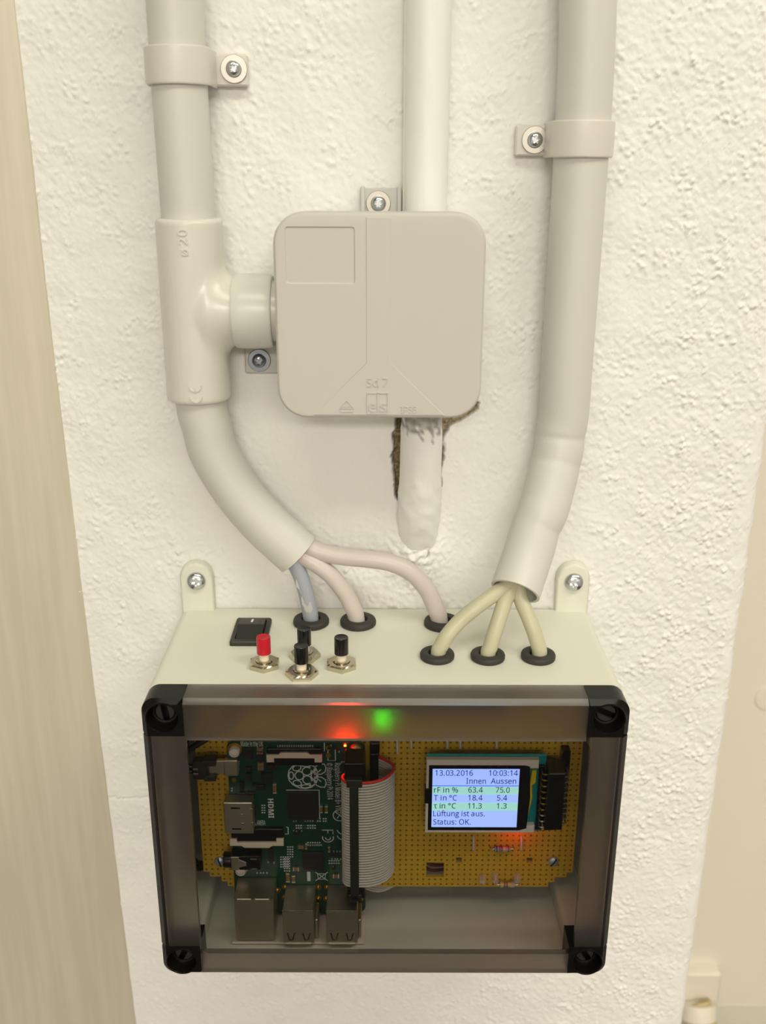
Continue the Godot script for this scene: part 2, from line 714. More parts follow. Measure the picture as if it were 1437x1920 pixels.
	ids.resize((nu - 1) * (nv - 1) * 6)
	var at := 0
	for j in nv - 1:
		for i in nu - 1:
			var a := j * nu + i
			for q in [a, a + 1, a + nu, a + 1, a + nu + 1, a + nu]:
				ids[at] = q
				at += 1
	for k in pos.size():
		pos[k] = pos[k] * 0.001
	var arrays := []
	arrays.resize(Mesh.ARRAY_MAX)
	arrays[Mesh.ARRAY_VERTEX] = pos
	arrays[Mesh.ARRAY_NORMAL] = out
	arrays[Mesh.ARRAY_COLOR] = col
	arrays[Mesh.ARRAY_INDEX] = ids
	var am := ArrayMesh.new()
	am.add_surface_from_arrays(Mesh.PRIMITIVE_TRIANGLES, arrays)
	var o := inst("wall_back", am, M.plaster, self, Vector3.ZERO, "white painted pier of rough, lumpy plaster that carries the control box and conduits")
	tag(o, "", "", "", "structure")
	var core := Mb.new()
	core.box(Vector3(-137, -1500, -150), Vector3(150, 1000, -12), 1.0)
	obj("masonry_core", core, M.room_paint, o)


func make_door_frame() -> void:
	var m := material("brushed_zinc", Color8(226, 222, 212), 0.5, 0.3)
	var tex := NoiseTexture2D.new()
	tex.width = 512
	tex.height = 512
	tex.seamless = true
	tex.noise = noise(0.012, 4, FastNoiseLite.TYPE_SIMPLEX_SMOOTH, 31)
	var ramp := Gradient.new()
	ramp.offsets = PackedFloat32Array([0.25, 0.5, 0.75])
	ramp.colors = PackedColorArray([Color8(236, 233, 221), Color8(240, 237, 226), Color8(244, 241, 231)])
	tex.color_ramp = ramp
	m.albedo_texture = tex
	m.uv1_triplanar = true
	m.uv1_world_triplanar = true
	m.uv1_scale = Vector3(20, 1.0, 20)
	var mb := Mb.new()
	var top := -131.2
	var foot := -116.0
	# the strip leans a little: its right edge follows the plaster
	var outline := PackedVector2Array([Vector2(-262, -1500), Vector2(foot, -1500), Vector2(-127.9, -425), Vector2(-131.6, -201), Vector2(-133.4, -58), Vector2(-133.8, 57), Vector2(top - 4, 1000), Vector2(-262, 1000)])
	mb.prism(outline, -30, 0.7, 0.4)
	var o := obj("trim_1", mb, m, self, "wide brushed metal door frame running up the left side of the pier")
	tag(o, "", "", "", "structure")


func make_recess() -> void:
	var t := thing("wall_bracket", "pale rounded bracket low on the recessed wall holding the end of the olive rod", "bracket", Vector3(224, -562, -150))
	var a := Mb.new()
	a.loft([a.rr(Vector2(222, -544), 32, 32, 3, -150), a.rr(Vector2(222, -544), 32, 32, 3, -142), a.rr(Vector2(222, -544), 29, 29, 2, -140)])
	obj("bracket_plate", a, M.recess_paint, t)
	var c := Mb.new()
	c.lathe([[12.5, 0], [12.5, 10], [11.5, 11.5], [9.4, 11.5]], 30)
	c.turn(Transform3D(Basis(Vector3.RIGHT, deg_to_rad(62)), Vector3(222, -551, -138)))
	obj("bracket_collar", c, M.recess_paint, t)
	var r := thing("round_rod", "olive brown round rod leaning out below the pale bracket at the lower right", "rod", Vector3(250, -640, -100))
	var b := Mb.new()
	b.tube([Vector3(222, -551, -138), Vector3(225, -563, -128), Vector3(236, -596, -104), Vector3(252, -642, -70), Vector3(420, -1120, 300)], 9.2, 24)
	obj("rod_body", b, M.olive_tube, r)
	var d := thing("round_cover", "painted-over round cover plate on the cream recessed wall at the right edge", "cover", Vector3(246, -316, -150))
	var e := Mb.new()
	e.lathe([[9.2, 0], [9.2, 0.6], [8.8, 0.9]], 40)
	e.turn(Transform3D(Basis.IDENTITY, Vector3(246, -316, -150)))
	obj("cover_disc", e, M.recess_paint, d)
	structure("lower_band_2", Vector3(170, -1500, -150), Vector3(1600, -566, -149.6), M.recess_low_green, "pale green band along the foot of the recessed wall")  # thin greener layer over the lower part of the recessed wall


# a hollow pipe: out along the path, back inside from its open end
func pipe(path: Array, r: float, wall: float, n := 36, squash = null) -> Mb:
	var mb := Mb.new()
	var rings := []
	var side := Vector3.RIGHT
	for k in path.size():
		var along: Vector3 = (path[mini(k + 1, path.size() - 1)] - path[maxi(k - 1, 0)]).normalized()
		side = (side - along * along.dot(side)).normalized()
		var other := along.cross(side)
		var ring := PackedVector3Array()
		for j in n:
			var a := TAU * j / n
			var f: float = squash.call(k / float(path.size() - 1), a) if squash != null else 1.0
			ring.append(path[k] + (side * cos(a) + other * sin(a)) * r * f)
		rings.append(ring)
	var last: int = path.size() - 1
	var tail := []
	for k in [last, last - 2, last - 5, last - 8]:
		var ring := PackedVector3Array()
		for p in rings[k]:
			ring.append(path[k] + (p - path[k]) * (r - wall) / r)
		tail.append(ring)
	mb.loft(rings + tail)
	return mb


func make_conduits() -> void:
	var ax := -73.0
	var z := 14.5
	# left conduit: straight down behind the tee, then a sweep to the right
	var pts := [Vector3(ax, 120, z), Vector3(ax, 60, z), Vector3(ax, 20, z), Vector3(ax + 0.3, -20, z), Vector3(ax + 0.6, -60, z), Vector3(ax + 0.9, -88, z)]
	for q in [[389.0, 803.0, 14.5], [400.0, 844.0, 14.5], [423.0, 886.0, 14.5], [456.0, 934.0, 14.8], [497.0, 981.0, 15.2], [530.0, 1012.0, 15.6], [559.5, 1039.0, 16.0]]:
		pts.append(pt(q[0], q[1], q[2]))
	var t := thing("conduit_pipe", "light grey conduit on the left, curving down towards the pinkish and blue cables", "pipe", pts[5], "wall conduits")
	obj("pipe_body", pipe([Vector3(ax, 998, z)] + smooth_path(pts, 8), 10.0, 1.3), M.conduit_grey, t)

	# right conduit: bent by hand, kinked twice, its lower end standing off the wall
	var path := [pt(1104, -120, 14.5), pt(1102, 40, 14.5), pt(1097.5, 160, 14.5), pt(1087.5, 330, 14.5), pt(1076, 500, 14.5), pt(1065, 660, 14.3)]
	for q in [[1060.0, 740.0, 13.9], [1057.0, 780.0, 13.6], [1053.0, 803.0, 13.7], [1050.0, 826.0, 14.3], [1047.0, 848.0, 15.2], [1041.0, 876.0, 17.0], [1033.0, 907.0, 19.6], [1024.0, 942.0, 22.8], [1015.5, 966.0, 25.2], [1005.0, 990.0, 27.0], [995.0, 1024.0, 29.8], [982.0, 1064.0, 34.4], [966.5, 1109.0, 41.0]]:
		path.append(pt(q[0], q[1], q[2]))
	var t2 := thing("conduit_pipe", "light grey conduit on the right, kinked, with three sand coloured cables in its end", "pipe", path[6], "wall conduits")
	var crush := func(s: float, a: float) -> float:
		var front := 0.5 + 0.5 * cos(a - PI / 2)
		return 1.0 - front * (0.045 * exp(-pow((s - 0.485) / 0.022, 2.0)) + 0.04 * exp(-pow((s - 0.6) / 0.022, 2.0)) + 0.05 * exp(-pow((s - 0.83) / 0.03, 2.0)))
	obj("pipe_body", pipe([Vector3(path[0].x, 998, 14.5)] + smooth_path(path, 8), 10.0, 1.1, 36, crush), M.conduit_grey, t2)

	# the old pipe in the middle, painted over with the wall and let into the plaster at its foot
	var t3 := thing("painted_pipe", "old white painted pipe behind the junction box, its paint peeling just below the box", "pipe", Vector3(16.3, -90, 6))
	var mb := Mb.new()
	var mid := []
	mid.append(Vector3(16.5, 998, 7.5))
	mid.append(Vector3(16.5, 400, 7.5))
	for k in 190:
		var y := 120.0 - k * 1.5
		var zz := 7.5
		if y < -112.0: zz -= 0.0062 * pow(-112.0 - y, 2.0)
		mid.append(Vector3(16.5 - 0.6 * smoothstep(-80.0, -160.0, y), y, zz))
	var lump := noise(0.16, 3, FastNoiseLite.TYPE_SIMPLEX_SMOOTH, 41)
	var rings := []
	for k in mid.size():
		var p: Vector3 = mid[k]
		var ring := PackedVector3Array()
		var low := smoothstep(-116.0, -126.0, p.y)
		for j in 48:
			var a := -TAU * j / 48
			var r: float = 8.1 + 0.55 * smoothstep(-85.0, -90.0, p.y)
			var dd := Vector3(cos(a), 0, sin(a))
			r += low * (0.75 * lump.get_noise_3d(p.x + dd.x * 9, p.y * 0.8, dd.z * 9) + 0.35)
			r += 0.08 * lump.get_noise_3d(dd.x * 20, p.y * 0.4, dd.z * 20)
			if p.y < -88.0 and p.y > -107.0:
				r -= 0.28 * smoothstep(-0.12, 0.0, peel(a, p.y, lump))
			ring.append(p + dd * r)
		rings.append(ring)
	mb.loft(rings, false, false)
	var m := material("pipe_paint", Color.WHITE, 0.4)
	m.vertex_color_use_as_albedo = true
	var am := mb.mesh(base_of[t3])
	var arrays := am.surface_get_arrays(0)
	var cols := PackedColorArray()
	for v in arrays[Mesh.ARRAY_VERTEX]:
		var p: Vector3 = v * 1000.0 + base_of[t3]
		var a := atan2(p.z - 7.5, p.x - 16.3)
		var c := Color(0.83, 0.82, 0.785)
		if p.y < -88.0 and p.y > -108.0:
			var f := smoothstep(-0.06, 0.06, peel(a, p.y, lump))
			c = c.lerp(Color(0.27, 0.26, 0.25).lerp(Color(0.5, 0.48, 0.46), clampf(0.5 + 1.5 * lump.get_noise_3d(p.x * 2.0, p.y * 2.0, 5.0), 0, 1)), f)
		cols.append(c)
	arrays[Mesh.ARRAY_COLOR] = cols
	var am2 := ArrayMesh.new()
	am2.add_surface_from_arrays(Mesh.PRIMITIVE_TRIANGLES, arrays)
	inst("pipe_body", am2, m, t3, base_of[t3])
	# the ridge of paint along its left side
	var ridge := Mb.new()
	ridge.tube([Vector3(8.6, 998, 4.0), Vector3(8.6, 120, 4.0), Vector3(8.5, 20, 4.0), Vector3(8.5, -15, 4.2), Vector3(8.4, -86, 4.4)], 0.8, 10)
	obj("paint_ridge", ridge, material("ridge_paint", Color8(237, 234, 226), 0.5), t3)

	make_clamp("grey pipe clamp round the left conduit, screwed down on its right", ax, 33.4, 1.0, Vector3(-54.6, 33.6, 0))
	make_clamp("grey pipe clamp round the right conduit, screwed down on its left", 72.7, 9.6, -1.0, Vector3(57.2, 9.6, 0))


func peel(a: float, y: float, lump: FastNoiseLite) -> float:
	# positive where the paint has come off the pipe
	var f := smoothstep(-106.0, -97.0, y) * 1.25 - 0.72
	return f + 1.3 * lump.get_noise_3d(cos(a) * 16.0, y * 1.3, sin(a) * 14.0) + 0.35 * maxf(0.0, cos(a)) * smoothstep(-103.0, -97.0, y)


func add_screw(parent: Node3D, at: Vector3, r: float, ring: float, steel: Material, disc: Material, label := "", tilt := Basis.IDENTITY) -> void:
	if ring > 0.0:
		inst("washer", washer_mesh(r * 0.5, ring, 0.9), disc, parent, at)
	inst("screw", pan_head(r, 2.3, r * 0.5), steel, parent, at + Vector3(0, 0, 0.9 if ring > 0.0 else 0.0), label).basis = tilt


func make_clamp(label: String, x: float, y: float, way: float, screw: Vector3) -> void:
	var t := thing("pipe_clamp", label, "pipe clamp", Vector3(x, y, 0), "pipe clamps on the conduits")
	var mb := Mb.new()
	var outer := PackedVector2Array([Vector2(-11.9, 0.6)])
	var inner := PackedVector2Array()
	for k in 25:
		var a := PI - PI * k / 24.0
		outer.append(Vector2(11.9 * cos(a), 14.5 + 11.9 * sin(a)))
		inner.append(Vector2(10.05 * cos(a), 14.5 + 10.05 * sin(a)))
	outer.append(Vector2(11.9, 0.6))
	inner.append(Vector2(10.05, 0.6))
	inner.insert(0, Vector2(-10.05, 0.6))
	# the band: cross-section in x, z swept along y with rounded rims
	var rings := []
	for s in [[0.0, -5.9, 0.0], [0.7, -6.3, 0.0], [1.0, -5.6, 0.0], [1.0, 5.6, 0.0], [0.7, 6.3, 0.0], [0.0, 5.9, 0.0]]:
		var ring := PackedVector3Array()
		for k in outer.size():
			var p := inner[k].lerp(outer[k], s[0])
			ring.append(Vector3(x + p.x, y + s[1], p.y))
		rings.append(ring)
	var count := outer.size()
	for k in rings.size() - 1:
		var a := mb.v.size()
		mb.v.append_array(rings[k])
		mb.v.append_array(rings[k + 1])
		for j in count - 1:
			mb.quad(a + j, a + j + 1, a + count + j + 1, a + count + j)
	obj("band", mb, M.clamp_grey, t, "", 50.0)
	var tab := Mb.new()
	var lo := Vector3(x + 10.8, y - 5.6, 0.4)
	var hi := Vector3(x + 23.3, y + 5.3, 4.0)
	if way < 0:
		lo.x = x - 22.6
		hi.x = x - 10.8
	tab.box(lo, hi, 0.6)
	obj("tab", tab, M.clamp_grey, t)
	add_screw(t, Vector3(screw.x, screw.y, 4.0), 2.9, 4.9, M.steel, M.washer_steel)


# surface nets: one vertex in each cell the surface crosses, one quad round each crossed edge
func nets(field: Callable, lo: Vector3, hi: Vector3, cell: float) -> Mb:
	var n := Vector3i(((hi - lo) / cell).ceil()) + Vector3i.ONE
	var f := PackedFloat32Array()
	f.resize(n.x * n.y * n.z)
	var at := 0
	for k in n.z:
		for j in n.y:
			for i in n.x:
				f[at] = field.call(lo + Vector3(i, j, k) * cell)
				at += 1
	var mb := Mb.new()
	var id := PackedInt32Array()
	id.resize(f.size())
	id.fill(-1)
	var sx := 1
	var sy := n.x
	var sz := n.x * n.y
	for k in n.z - 1:
		for j in n.y - 1:
			for i in n.x - 1:
				var o := i + j * sy + k * sz
				var neg := 0
				for c in 8:
					if f[o + (c & 1) * sx + (c >> 1 & 1) * sy + (c >> 2) * sz] < 0.0:
						neg += 1
				if neg == 0 or neg == 8:
					continue
				var sum := Vector3.ZERO
				var hits := 0
				for e in [[0, 1], [2, 3], [4, 5], [6, 7], [0, 2], [1, 3], [4, 6], [5, 7], [0, 4], [1, 5], [2, 6], [3, 7]]:
					var a: int = e[0]
					var b: int = e[1]
					var fa := f[o + (a & 1) * sx + (a >> 1 & 1) * sy + (a >> 2) * sz]
					var fb := f[o + (b & 1) * sx + (b >> 1 & 1) * sy + (b >> 2) * sz]
					if (fa < 0.0) != (fb < 0.0):
						var q := fa / (fa - fb)
						sum += Vector3(a & 1, a >> 1 & 1, a >> 2).lerp(Vector3(b & 1, b >> 1 & 1, b >> 2), q)
						hits += 1
				id[o] = mb.add(lo + (Vector3(i, j, k) + sum / hits) * cell)
	for k in range(1, n.z - 1):
		for j in range(1, n.y - 1):
			for i in range(1, n.x - 1):
				var o := i + j * sy + k * sz
				var inside := f[o] < 0.0
				for axis in 3:
					var s: int = [sx, sy, sz][axis]
					if inside == (f[o + s] < 0.0):
						continue
					var u: int = [sy, sz, sx][axis]
					var v: int = [sz, sx, sy][axis]
					var q := [id[o], id[o - u], id[o - u - v], id[o - v]]
					if q.has(-1):
						continue
					if inside:
						mb.quad(q[0], q[1], q[2], q[3])
					else:
						mb.quad(q[3], q[2], q[1], q[0])
	return mb


func make_tee() -> void:
	var c := Vector3(-72.6, -53.0, 14.5)
	var body := func(p: Vector3) -> float:
		var q := p - c
		var r := Vector2(q.x, q.z).length()
		var upright := maxf(r - 12.5, maxf(absf(q.y) - 34.6, (r + absf(q.y) - 34.6 - 12.5 + 1.0) * 0.7))
		var branch := maxf(Vector2(q.y, q.z).length() - 12.4, maxf(-q.x, q.x - 17.0))
		var k := 0.02 + 7.0 * smoothstep(1.0, 8.0, q.x)
		var h := clampf(0.5 + 0.5 * (branch - upright) / k, 0.0, 1.0)
		return lerpf(branch, upright, h) - k * h * (1.0 - h)
	var t := thing("tee_fitting", "pale grey plastic tee fitting on the left conduit, branching towards the junction box", "pipe fitting", c)
	obj("tee_body", nets(body, c + Vector3(-15, -37, -14.4), c + Vector3(19, 37, 14.5), 0.8), M.fitting_grey, t, "", 50.0)
	var up := Basis(Vector3.BACK, PI / 2)
	letters("raised_lettering", "ø 20", 4.4, Vector3(-71.1, -31.2, 27.0), M.fitting_grey, t, 9.4, up, 0.8)
	var mb := Mb.new()
	for y in [-81.6, -85.8]:
		var arc := []
		for k in 15:
			var a := PI + PI * k / 14.0
			arc.append(Vector2(-71.6 + 2.2 * cos(a), y + 1.9 + 2.2 * sin(a)))
		strokes(mb, [arc], 0.45, 26.6, 27.4)
	strokes(mb, [[Vector2(-71.6, -81.8), Vector2(-71.6, -80.2)]], 0.45, 26.6, 27.4)
	obj("raised_mark", mb, M.fitting_grey, t)
	# a brass clip end that shows behind the tee at the wall
	slab("clip_end", Vector3(-85.9, -79.0, 4), Vector3(-84.3, -70.5, 9), M.nickel, t, "small metal clip end behind the fitting", 0.2)

	var g := thing("gland_ring", "wide white screw ring between the tee fitting and the junction box", "pipe fitting", Vector3(-49, -53, 14.5))
	var ring := Mb.new()
	ring.lathe([[12.0, -56.8], [13.4, -56.8], [14.0, -56.0], [14.25, -53.0], [14.3, -49.0], [14.2, -45.5], [13.9, -42.6], [13.3, -41.9], [12.0, -41.9]], 48)
	ring.turn(Transform3D(Basis(Vector3.UP, PI / 2), Vector3(0, -53, 14.5)))
	# the lathe runs along z; turned so that it runs along x
	obj("ring_body", ring, M.ring_white, g, "", 45.0)
	var neck := Mb.new()
	neck.lathe([[11.6, -43.0], [11.6, -37.6]], 40)
	neck.turn(Transform3D(Basis(Vector3.UP, PI / 2), Vector3(0, -53, 14.5)))
	obj("ring_neck", neck, M.fitting_grey, g)


func make_junction_box() -> void:
	var o := Vector2(-0.9, -51.6)
	var t := thing("junction_box", "square grey junction box with rounded corners in front of the painted pipe", "junction box", Vector3(o.x, o.y, 0))
	var b := Mb.new()
	b.loft([b.rr(o, 71, 69.5, 9, 0.8), b.rr(o, 72, 70.5, 9, 24.0)])
	obj("base", b, M.ear_grey, t)
	var l := Mb.new()
	var rec := Vector2(-21.8, -29.6)
	var rings := [l.rr(o, 73.6, 71.6, 10, 22.0, 8), l.rr(o, 74.2, 72.4, 10.5, 22.6, 8), l.rr(o, 75.0, 73.4, 11, 41.0, 8), l.rr(o, 74.6, 73.0, 10.8, 42.1, 8), l.rr(o, 73.2, 71.6, 10.1, 42.85, 8), l.rr(o, 71.6, 70.0, 9.3, 43.0, 8)]
	rings.append_array([l.rr(rec, 24.6, 19.6, 1.2, 43.0, 8), l.rr(rec, 23.8, 18.8, 0.9, 42.55, 8)])
	l.loft(rings)
	var lid := obj("lid", l, M.junction_grey, t, "", 30.0)
	base_of[lid] = base_of[t]
	var p := Mb.new()
	p.prism(PackedVector2Array([Vector2(-5.6, -67.4), Vector2(-25.4, -87.0), Vector2(23.4, -87.0), Vector2(3.0, -67.4), Vector2(3.0, -16.6), Vector2(-5.6, -16.6)]), 42.5, 43.28, 0.2)
	obj("raised_panel", p, M.junction_grey, lid)
	var z := 43.28
	letters("raised_lettering", "Sd", 4.3, Vector3(-5.5, -76.2, z), M.junction_grey, lid, 4.4, Basis.IDENTITY, 0.75)
	letters("raised_lettering", "7", 4.3, Vector3(0.3, -76.2, z), M.junction_grey, lid, 0.0, Basis.IDENTITY, 0.75)
	letters("raised_lettering", "IP55", 3.3, Vector3(7.1, -86.0, z), M.junction_grey, lid, 5.9, Basis.IDENTITY, 0.6)
	letters("raised_lettering", "e", 5.7, Vector3(-4.75, -85.6, z), M.junction_grey, lid, 2.7, Basis.IDENTITY, 0.75)
	letters("raised_lettering", "s", 5.7, Vector3(-0.7, -85.6, z), M.junction_grey, lid, 2.5, Basis.IDENTITY, 0.75)
	var mk := Mb.new()
	strokes(mk, [[Vector2(-5.3, -86.3), Vector2(2.3, -86.3), Vector2(2.3, -78.6), Vector2(-5.3, -78.6), Vector2(-5.3, -86.3)], [Vector2(-1.4, -78.6), Vector2(-1.4, -85.6)]], 0.5, z - 0.1, z + 0.36)
	obj("raised_frame", mk, M.junction_grey, lid)
	var tri := Mb.new()
	strokes(tri, [[Vector2(-15.6, -84.5), Vector2(-10.2, -84.5), Vector2(-12.9, -81.4), Vector2(-15.6, -84.5)], [Vector2(-15.3, -85.6), Vector2(-10.6, -85.6)], [Vector2(-13.6, -83.4), Vector2(-12.9, -84.1), Vector2(-12.2, -83.4)], oval(Vector2(-14.2, -84.0), 0.3, 0.3, 0, 8), oval(Vector2(-11.7, -84.0), 0.3, 0.3, 0, 8)], 0.32, z - 0.1, z + 0.3)
	obj("raised_mark", tri, M.junction_grey, lid)
	# mounting ears with their screws
	var e1 := Mb.new()
	e1.box(Vector3(-8.4, -22, 0.4), Vector3(-6.6, -7.2, 4.2), 0.4)
	e1.box(Vector3(5.6, -22, 0.4), Vector3(7.4, -7.2, 4.2), 0.4)
	e1.box(Vector3(-7.0, -22, 0.4), Vector3(6.0, -7.8, 3.0), 0.3)
	obj("mounting_ear", e1, M.ear_grey, t)
	add_screw(t, Vector3(-1.5, -13.4, 3.0), 2.9, 4.7, M.steel, M.washer_steel)
	var e2 := Mb.new()
	e2.box(Vector3(-55.6, -79.6, 0.4), Vector3(-34, -66.4, 2.4), 0.5)
	obj("mounting_ear", e2, M.ear_grey, t)
	add_screw(t, Vector3(-49.6, -74.2, 2.4), 2.8, 4.6, M.dull_steel, M.dull_steel, "duller screw below the gland ring")


const BOX_X := 1.8
const BOX_TOP := -184.6
const BOX_LOW := -312.4


func make_control_box() -> void:
	var top := BOX_TOP
	var mid := Vector2(BOX_X, (BOX_TOP + BOX_LOW) / 2.0)
	var wide := 180.0
	var high := BOX_TOP - BOX_LOW
	var t := thing("control_box", "large grey control box with a smoked transparent lid and push buttons on top", "control box", Vector3(BOX_X, BOX_LOW, 0))
	var b := Mb.new()
	var m := mid
	b.loft([b.rr(m, wide - 1.6, high - 1.6, 3, 1.0), b.rr(m, wide - 0.4, high - 0.4, 3.5, 2.0), b.rr(m, wide, high, 4.0, 66.0), b.rr(m, wide, high, 4.0, 69.85), b.rr(m, wide - 5.4, high - 5.4, 2, 69.85), b.rr(m, wide - 6.4, high - 6.4, 2, 4.0)])
	var base := obj("base", b, M.box_grey, t, "", 30.0)
	base_of[base] = base_of[t]
	# screw posts in the corners
	for s in [[-1, -1], [1, -1], [-1, 1], [1, 1]]:
		var c := Mb.new()
		var cx: float = BOX_X + s[0] * (wide / 2 - 8.6)
		var cy: float = mid.y + s[1] * (high / 2 - 7.4)
		c.loft([c.rr(Vector2(cx, cy), 14, 11, 2, 3.5), c.rr(Vector2(cx - s[0] * -0.4, cy), 12.4, 9.6, 2, 69.0), c.rr(Vector2(cx - s[0] * -0.4, cy), 11.6, 8.8, 1.6, 69.6)])
		obj("corner_post", c, M.box_grey, base)
	# ears
	for x in [-80.6, 83.9]:
		var l := Mb.new()
		var outline := PackedVector2Array([Vector2(x + 7.2, -215)])
		for k in 17:
			var a := PI * k / 16.0
			outline.append(Vector2(x + 7.2 * cos(a), -169.4 + 7.2 * sin(a)))
		outline.append(Vector2(x - 7.2, -215))
		outline.reverse()
		if Geometry2D.is_polygon_clockwise(outline):
			outline.reverse()
		l.prism(outline, 0.4, 4.2, 1.0)
		obj("mounting_ear", l, M.box_grey, t, "", 50.0)
		add_screw(t, Vector3(x + 0.1, -170.6, 4.2), 4.1, 0.0, M.steel, M.steel, "", Basis.from_euler(Vector3(-0.12, 0.05 if x < 0 else -0.1, 0.4)))
	make_lid(t, mid, wide, high)
	make_switch(t)
	var red := make_button(t, Vector3(-45.6, top, 55.4), M.red_plastic, "red topped push button beside the rocker switch")
	for q in [[-30.4, 62.7, "black push button nearest the lid"], [-30.4, 48.0, "black push button half hidden behind the front one"], [-15.4, 55.6, "black push button standing apart on the right"]]:
		var c := red.duplicate()
		c.name = numbered("push_button", t)
		t.add_child(c, true)
		c.position = (Vector3(q[0], top, q[1]) - base_of[t]) * 0.001
		c.rotation.y = 0.35 + q[0] * 0.3 + q[1]
		(c.get_node("cap") as MeshInstance3D).set_surface_override_material(0, M.gloss_black)
		c.set_meta("label", q[2])
	# bushings for the cables
	var ring := Mb.new()
	ring.lathe([[3.75, -1.0], [7.0, -0.2], [7.65, 0.3], [7.7, 1.6], [7.3, 2.4], [6.4, 2.75], [4.4, 2.75], [3.8, 2.2], [3.6, -3.0]], 40, false)
	var small := Mb.new()
	small.lathe([[3.3, -1.0], [6.2, -0.2], [6.8, 0.3], [6.9, 1.5], [6.6, 2.2], [5.6, 2.6], [3.9, 2.6], [3.3, 2.0], [3.1, -3.0]], 40, false)
	var big_mesh := ring.mesh(Vector3.ZERO, 50.0)
	var small_mesh := small.mesh(Vector3.ZERO, 50.0)
	var stand := Basis(Vector3.RIGHT, -PI / 2)
	for q in [[-29.9, 17.2], [-9.8, 17.6], [26.0, 18.3]]:
		inst("cable_bushing", big_mesh, M.rubber, t, Vector3(q[0], top, q[1])).basis = stand
	for q in [[22.4, 48.1], [42.5, 48.5], [62.6, 48.3]]:
		inst("cable_bushing", small_mesh, M.rubber, t, Vector3(q[0], top, q[1])).basis = stand


func make_lid(t: Node3D, mid: Vector2, wide: float, high: float) -> void:
	var lid := part("lid", t, base_of[t])
	var wc := Vector2(2.9, -251.2)
	var ww := 151.0
	var wh := 99.4
	var x0 := mid.x - wide / 2.0 - 0.3
	var x1 := mid.x + wide / 2.0 + 0.3
	var y0 := mid.y - high / 2.0
	var y1 := mid.y + high / 2.0
	var cw := 15.7
	var ch := 15.2
	# four frosted bars of L section between the dark corners
	for side in 4:
		var edge: float = [y1, y0, x0, x1][side]
		var inner: float = [wc.y + wh / 2, wc.y - wh / 2, wc.x - ww / 2, wc.x + ww / 2][side]
		var s := signf(edge - inner)
		# at the sides the border ends in a thicker, darker lip
		var lip: float = [0.0, 0.0, 3.2, 3.0][side]
		if lip > 0.0:
			border_bar(lid, "lid_lip", "dark outer lip of the smoked lid", M.smoked_edge, side, [Vector2(edge, 70.0), Vector2(edge, 80.2), Vector2(edge - 1.9 * s, 82.0), Vector2(edge - lip * s, 82.0), Vector2(edge - lip * s, 70.0)], x0 + cw, x1 - cw, y0 + ch, y1 - ch)
			var start := edge - (lip + 0.05) * s
			border_bar(lid, "lid_border", "frosted border bar of the smoked lid", M.smoked_frosted, side, [Vector2(start, 79.4), Vector2(start, 82.0), Vector2(inner, 82.0), Vector2(inner, 79.4)], x0 + cw, x1 - cw, y0 + ch, y1 - ch)
			continue
		border_bar(lid, "lid_border", "frosted border bar of the smoked lid", M.smoked_frosted, side, [Vector2(edge, 70.0), Vector2(edge, 80.2), Vector2(edge - 1.9 * s, 82.0), Vector2(inner, 82.0), Vector2(inner, 79.4), Vector2(edge - 2.5 * s, 79.4), Vector2(edge - 2.5 * s, 70.0)], x0 + cw, x1 - cw, y0 + ch, y1 - ch)
	var p := Mb.new()
	p.loft([p.rr(wc, ww - 0.3, wh - 0.3, 3.9, 79.4, 8), p.rr(wc, ww - 0.3, wh - 0.3, 3.9, 82.15, 8)])
	obj("lid_window", p, M.smoked_clear, lid, "clear smoked window of the lid", 20.0)
	for sx in [-1, 1]:
		for sy in [-1, 1]:
			var o := Vector2(x0 if sx < 0 else x1, y0 if sy < 0 else y1)
			var hole := o + Vector2(-sx * 8.0, -sy * 7.5)
			var n := 48
			var rings := []
			for z in [[70.0, 0.0], [80.2, 0.0], [82.0, 1.9]]:
				var ring := PackedVector3Array()
				for k in n:
					# a ray from the hole to the block's edge, its outer corner rounded
					var a := TAU * k / n
					var d := Vector2(cos(a), sin(a))
					var lx: float = 8.0 - z[1] if signf(d.x) == sx else cw - 8.0
					var ly: float = 7.5 - z[1] if signf(d.y) == sy else ch - 7.5
					var t1: float = minf(lx / maxf(absf(d.x), 1e-6), ly / maxf(absf(d.y), 1e-6))
					if signf(d.x) == sx and signf(d.y) == sy:
						var r := 5.5
						var c := Vector2(lx - r, ly - r)
						var e := Vector2(absf(d.x), absf(d.y))
						var p2 := e * t1
						if p2.x > c.x and p2.y > c.y:
							var m := e.dot(c)
							t1 = m + sqrt(maxf(0.0, m * m - c.length_squared() + r * r))
					ring.append(Vector3(hole.x + d.x * t1, hole.y + d.y * t1, z[0]))
				rings.append(ring)
			for q in [[6.5, 82.0], [6.35, 82.35], [5.9, 82.35], [5.6, 81.9], [5.35, 78.6], [4.6, 77.4], [3.9, 77.2], [3.9, 75.0]]:
				var ring := PackedVector3Array()
				for k in n:
					ring.append(Vector3(hole.x + q[0] * cos(TAU * k / n), hole.y + q[0] * sin(TAU * k / n), q[1]))
				rings.append(ring)
			var boss := Mb.new()
			boss.loft(rings)
			var sc := obj("lid_corner", boss, M.smoked_boss, lid, "", 30.0)
			base_of[sc] = base_of[lid]
			var turned := Basis(Vector3.BACK, 0.35 + sx * 0.5 + sy * 0.3)
			for side in [-1, 1]:
				var h := Mb.new()
				var arc := PackedVector2Array()
				for k in 11:
					var e := -1.25 + 2.5 * k / 10.0
					arc.append(Vector2(3.6 * cos(e) * side, 3.6 * sin(e) * side))
				h.prism(arc, 75.0, 77.6, 0.3)
				h.turn(Transform3D(turned, Vector3(hole.x, hole.y, 0)))
				obj("screw_face", h, M.black_plastic, lid)


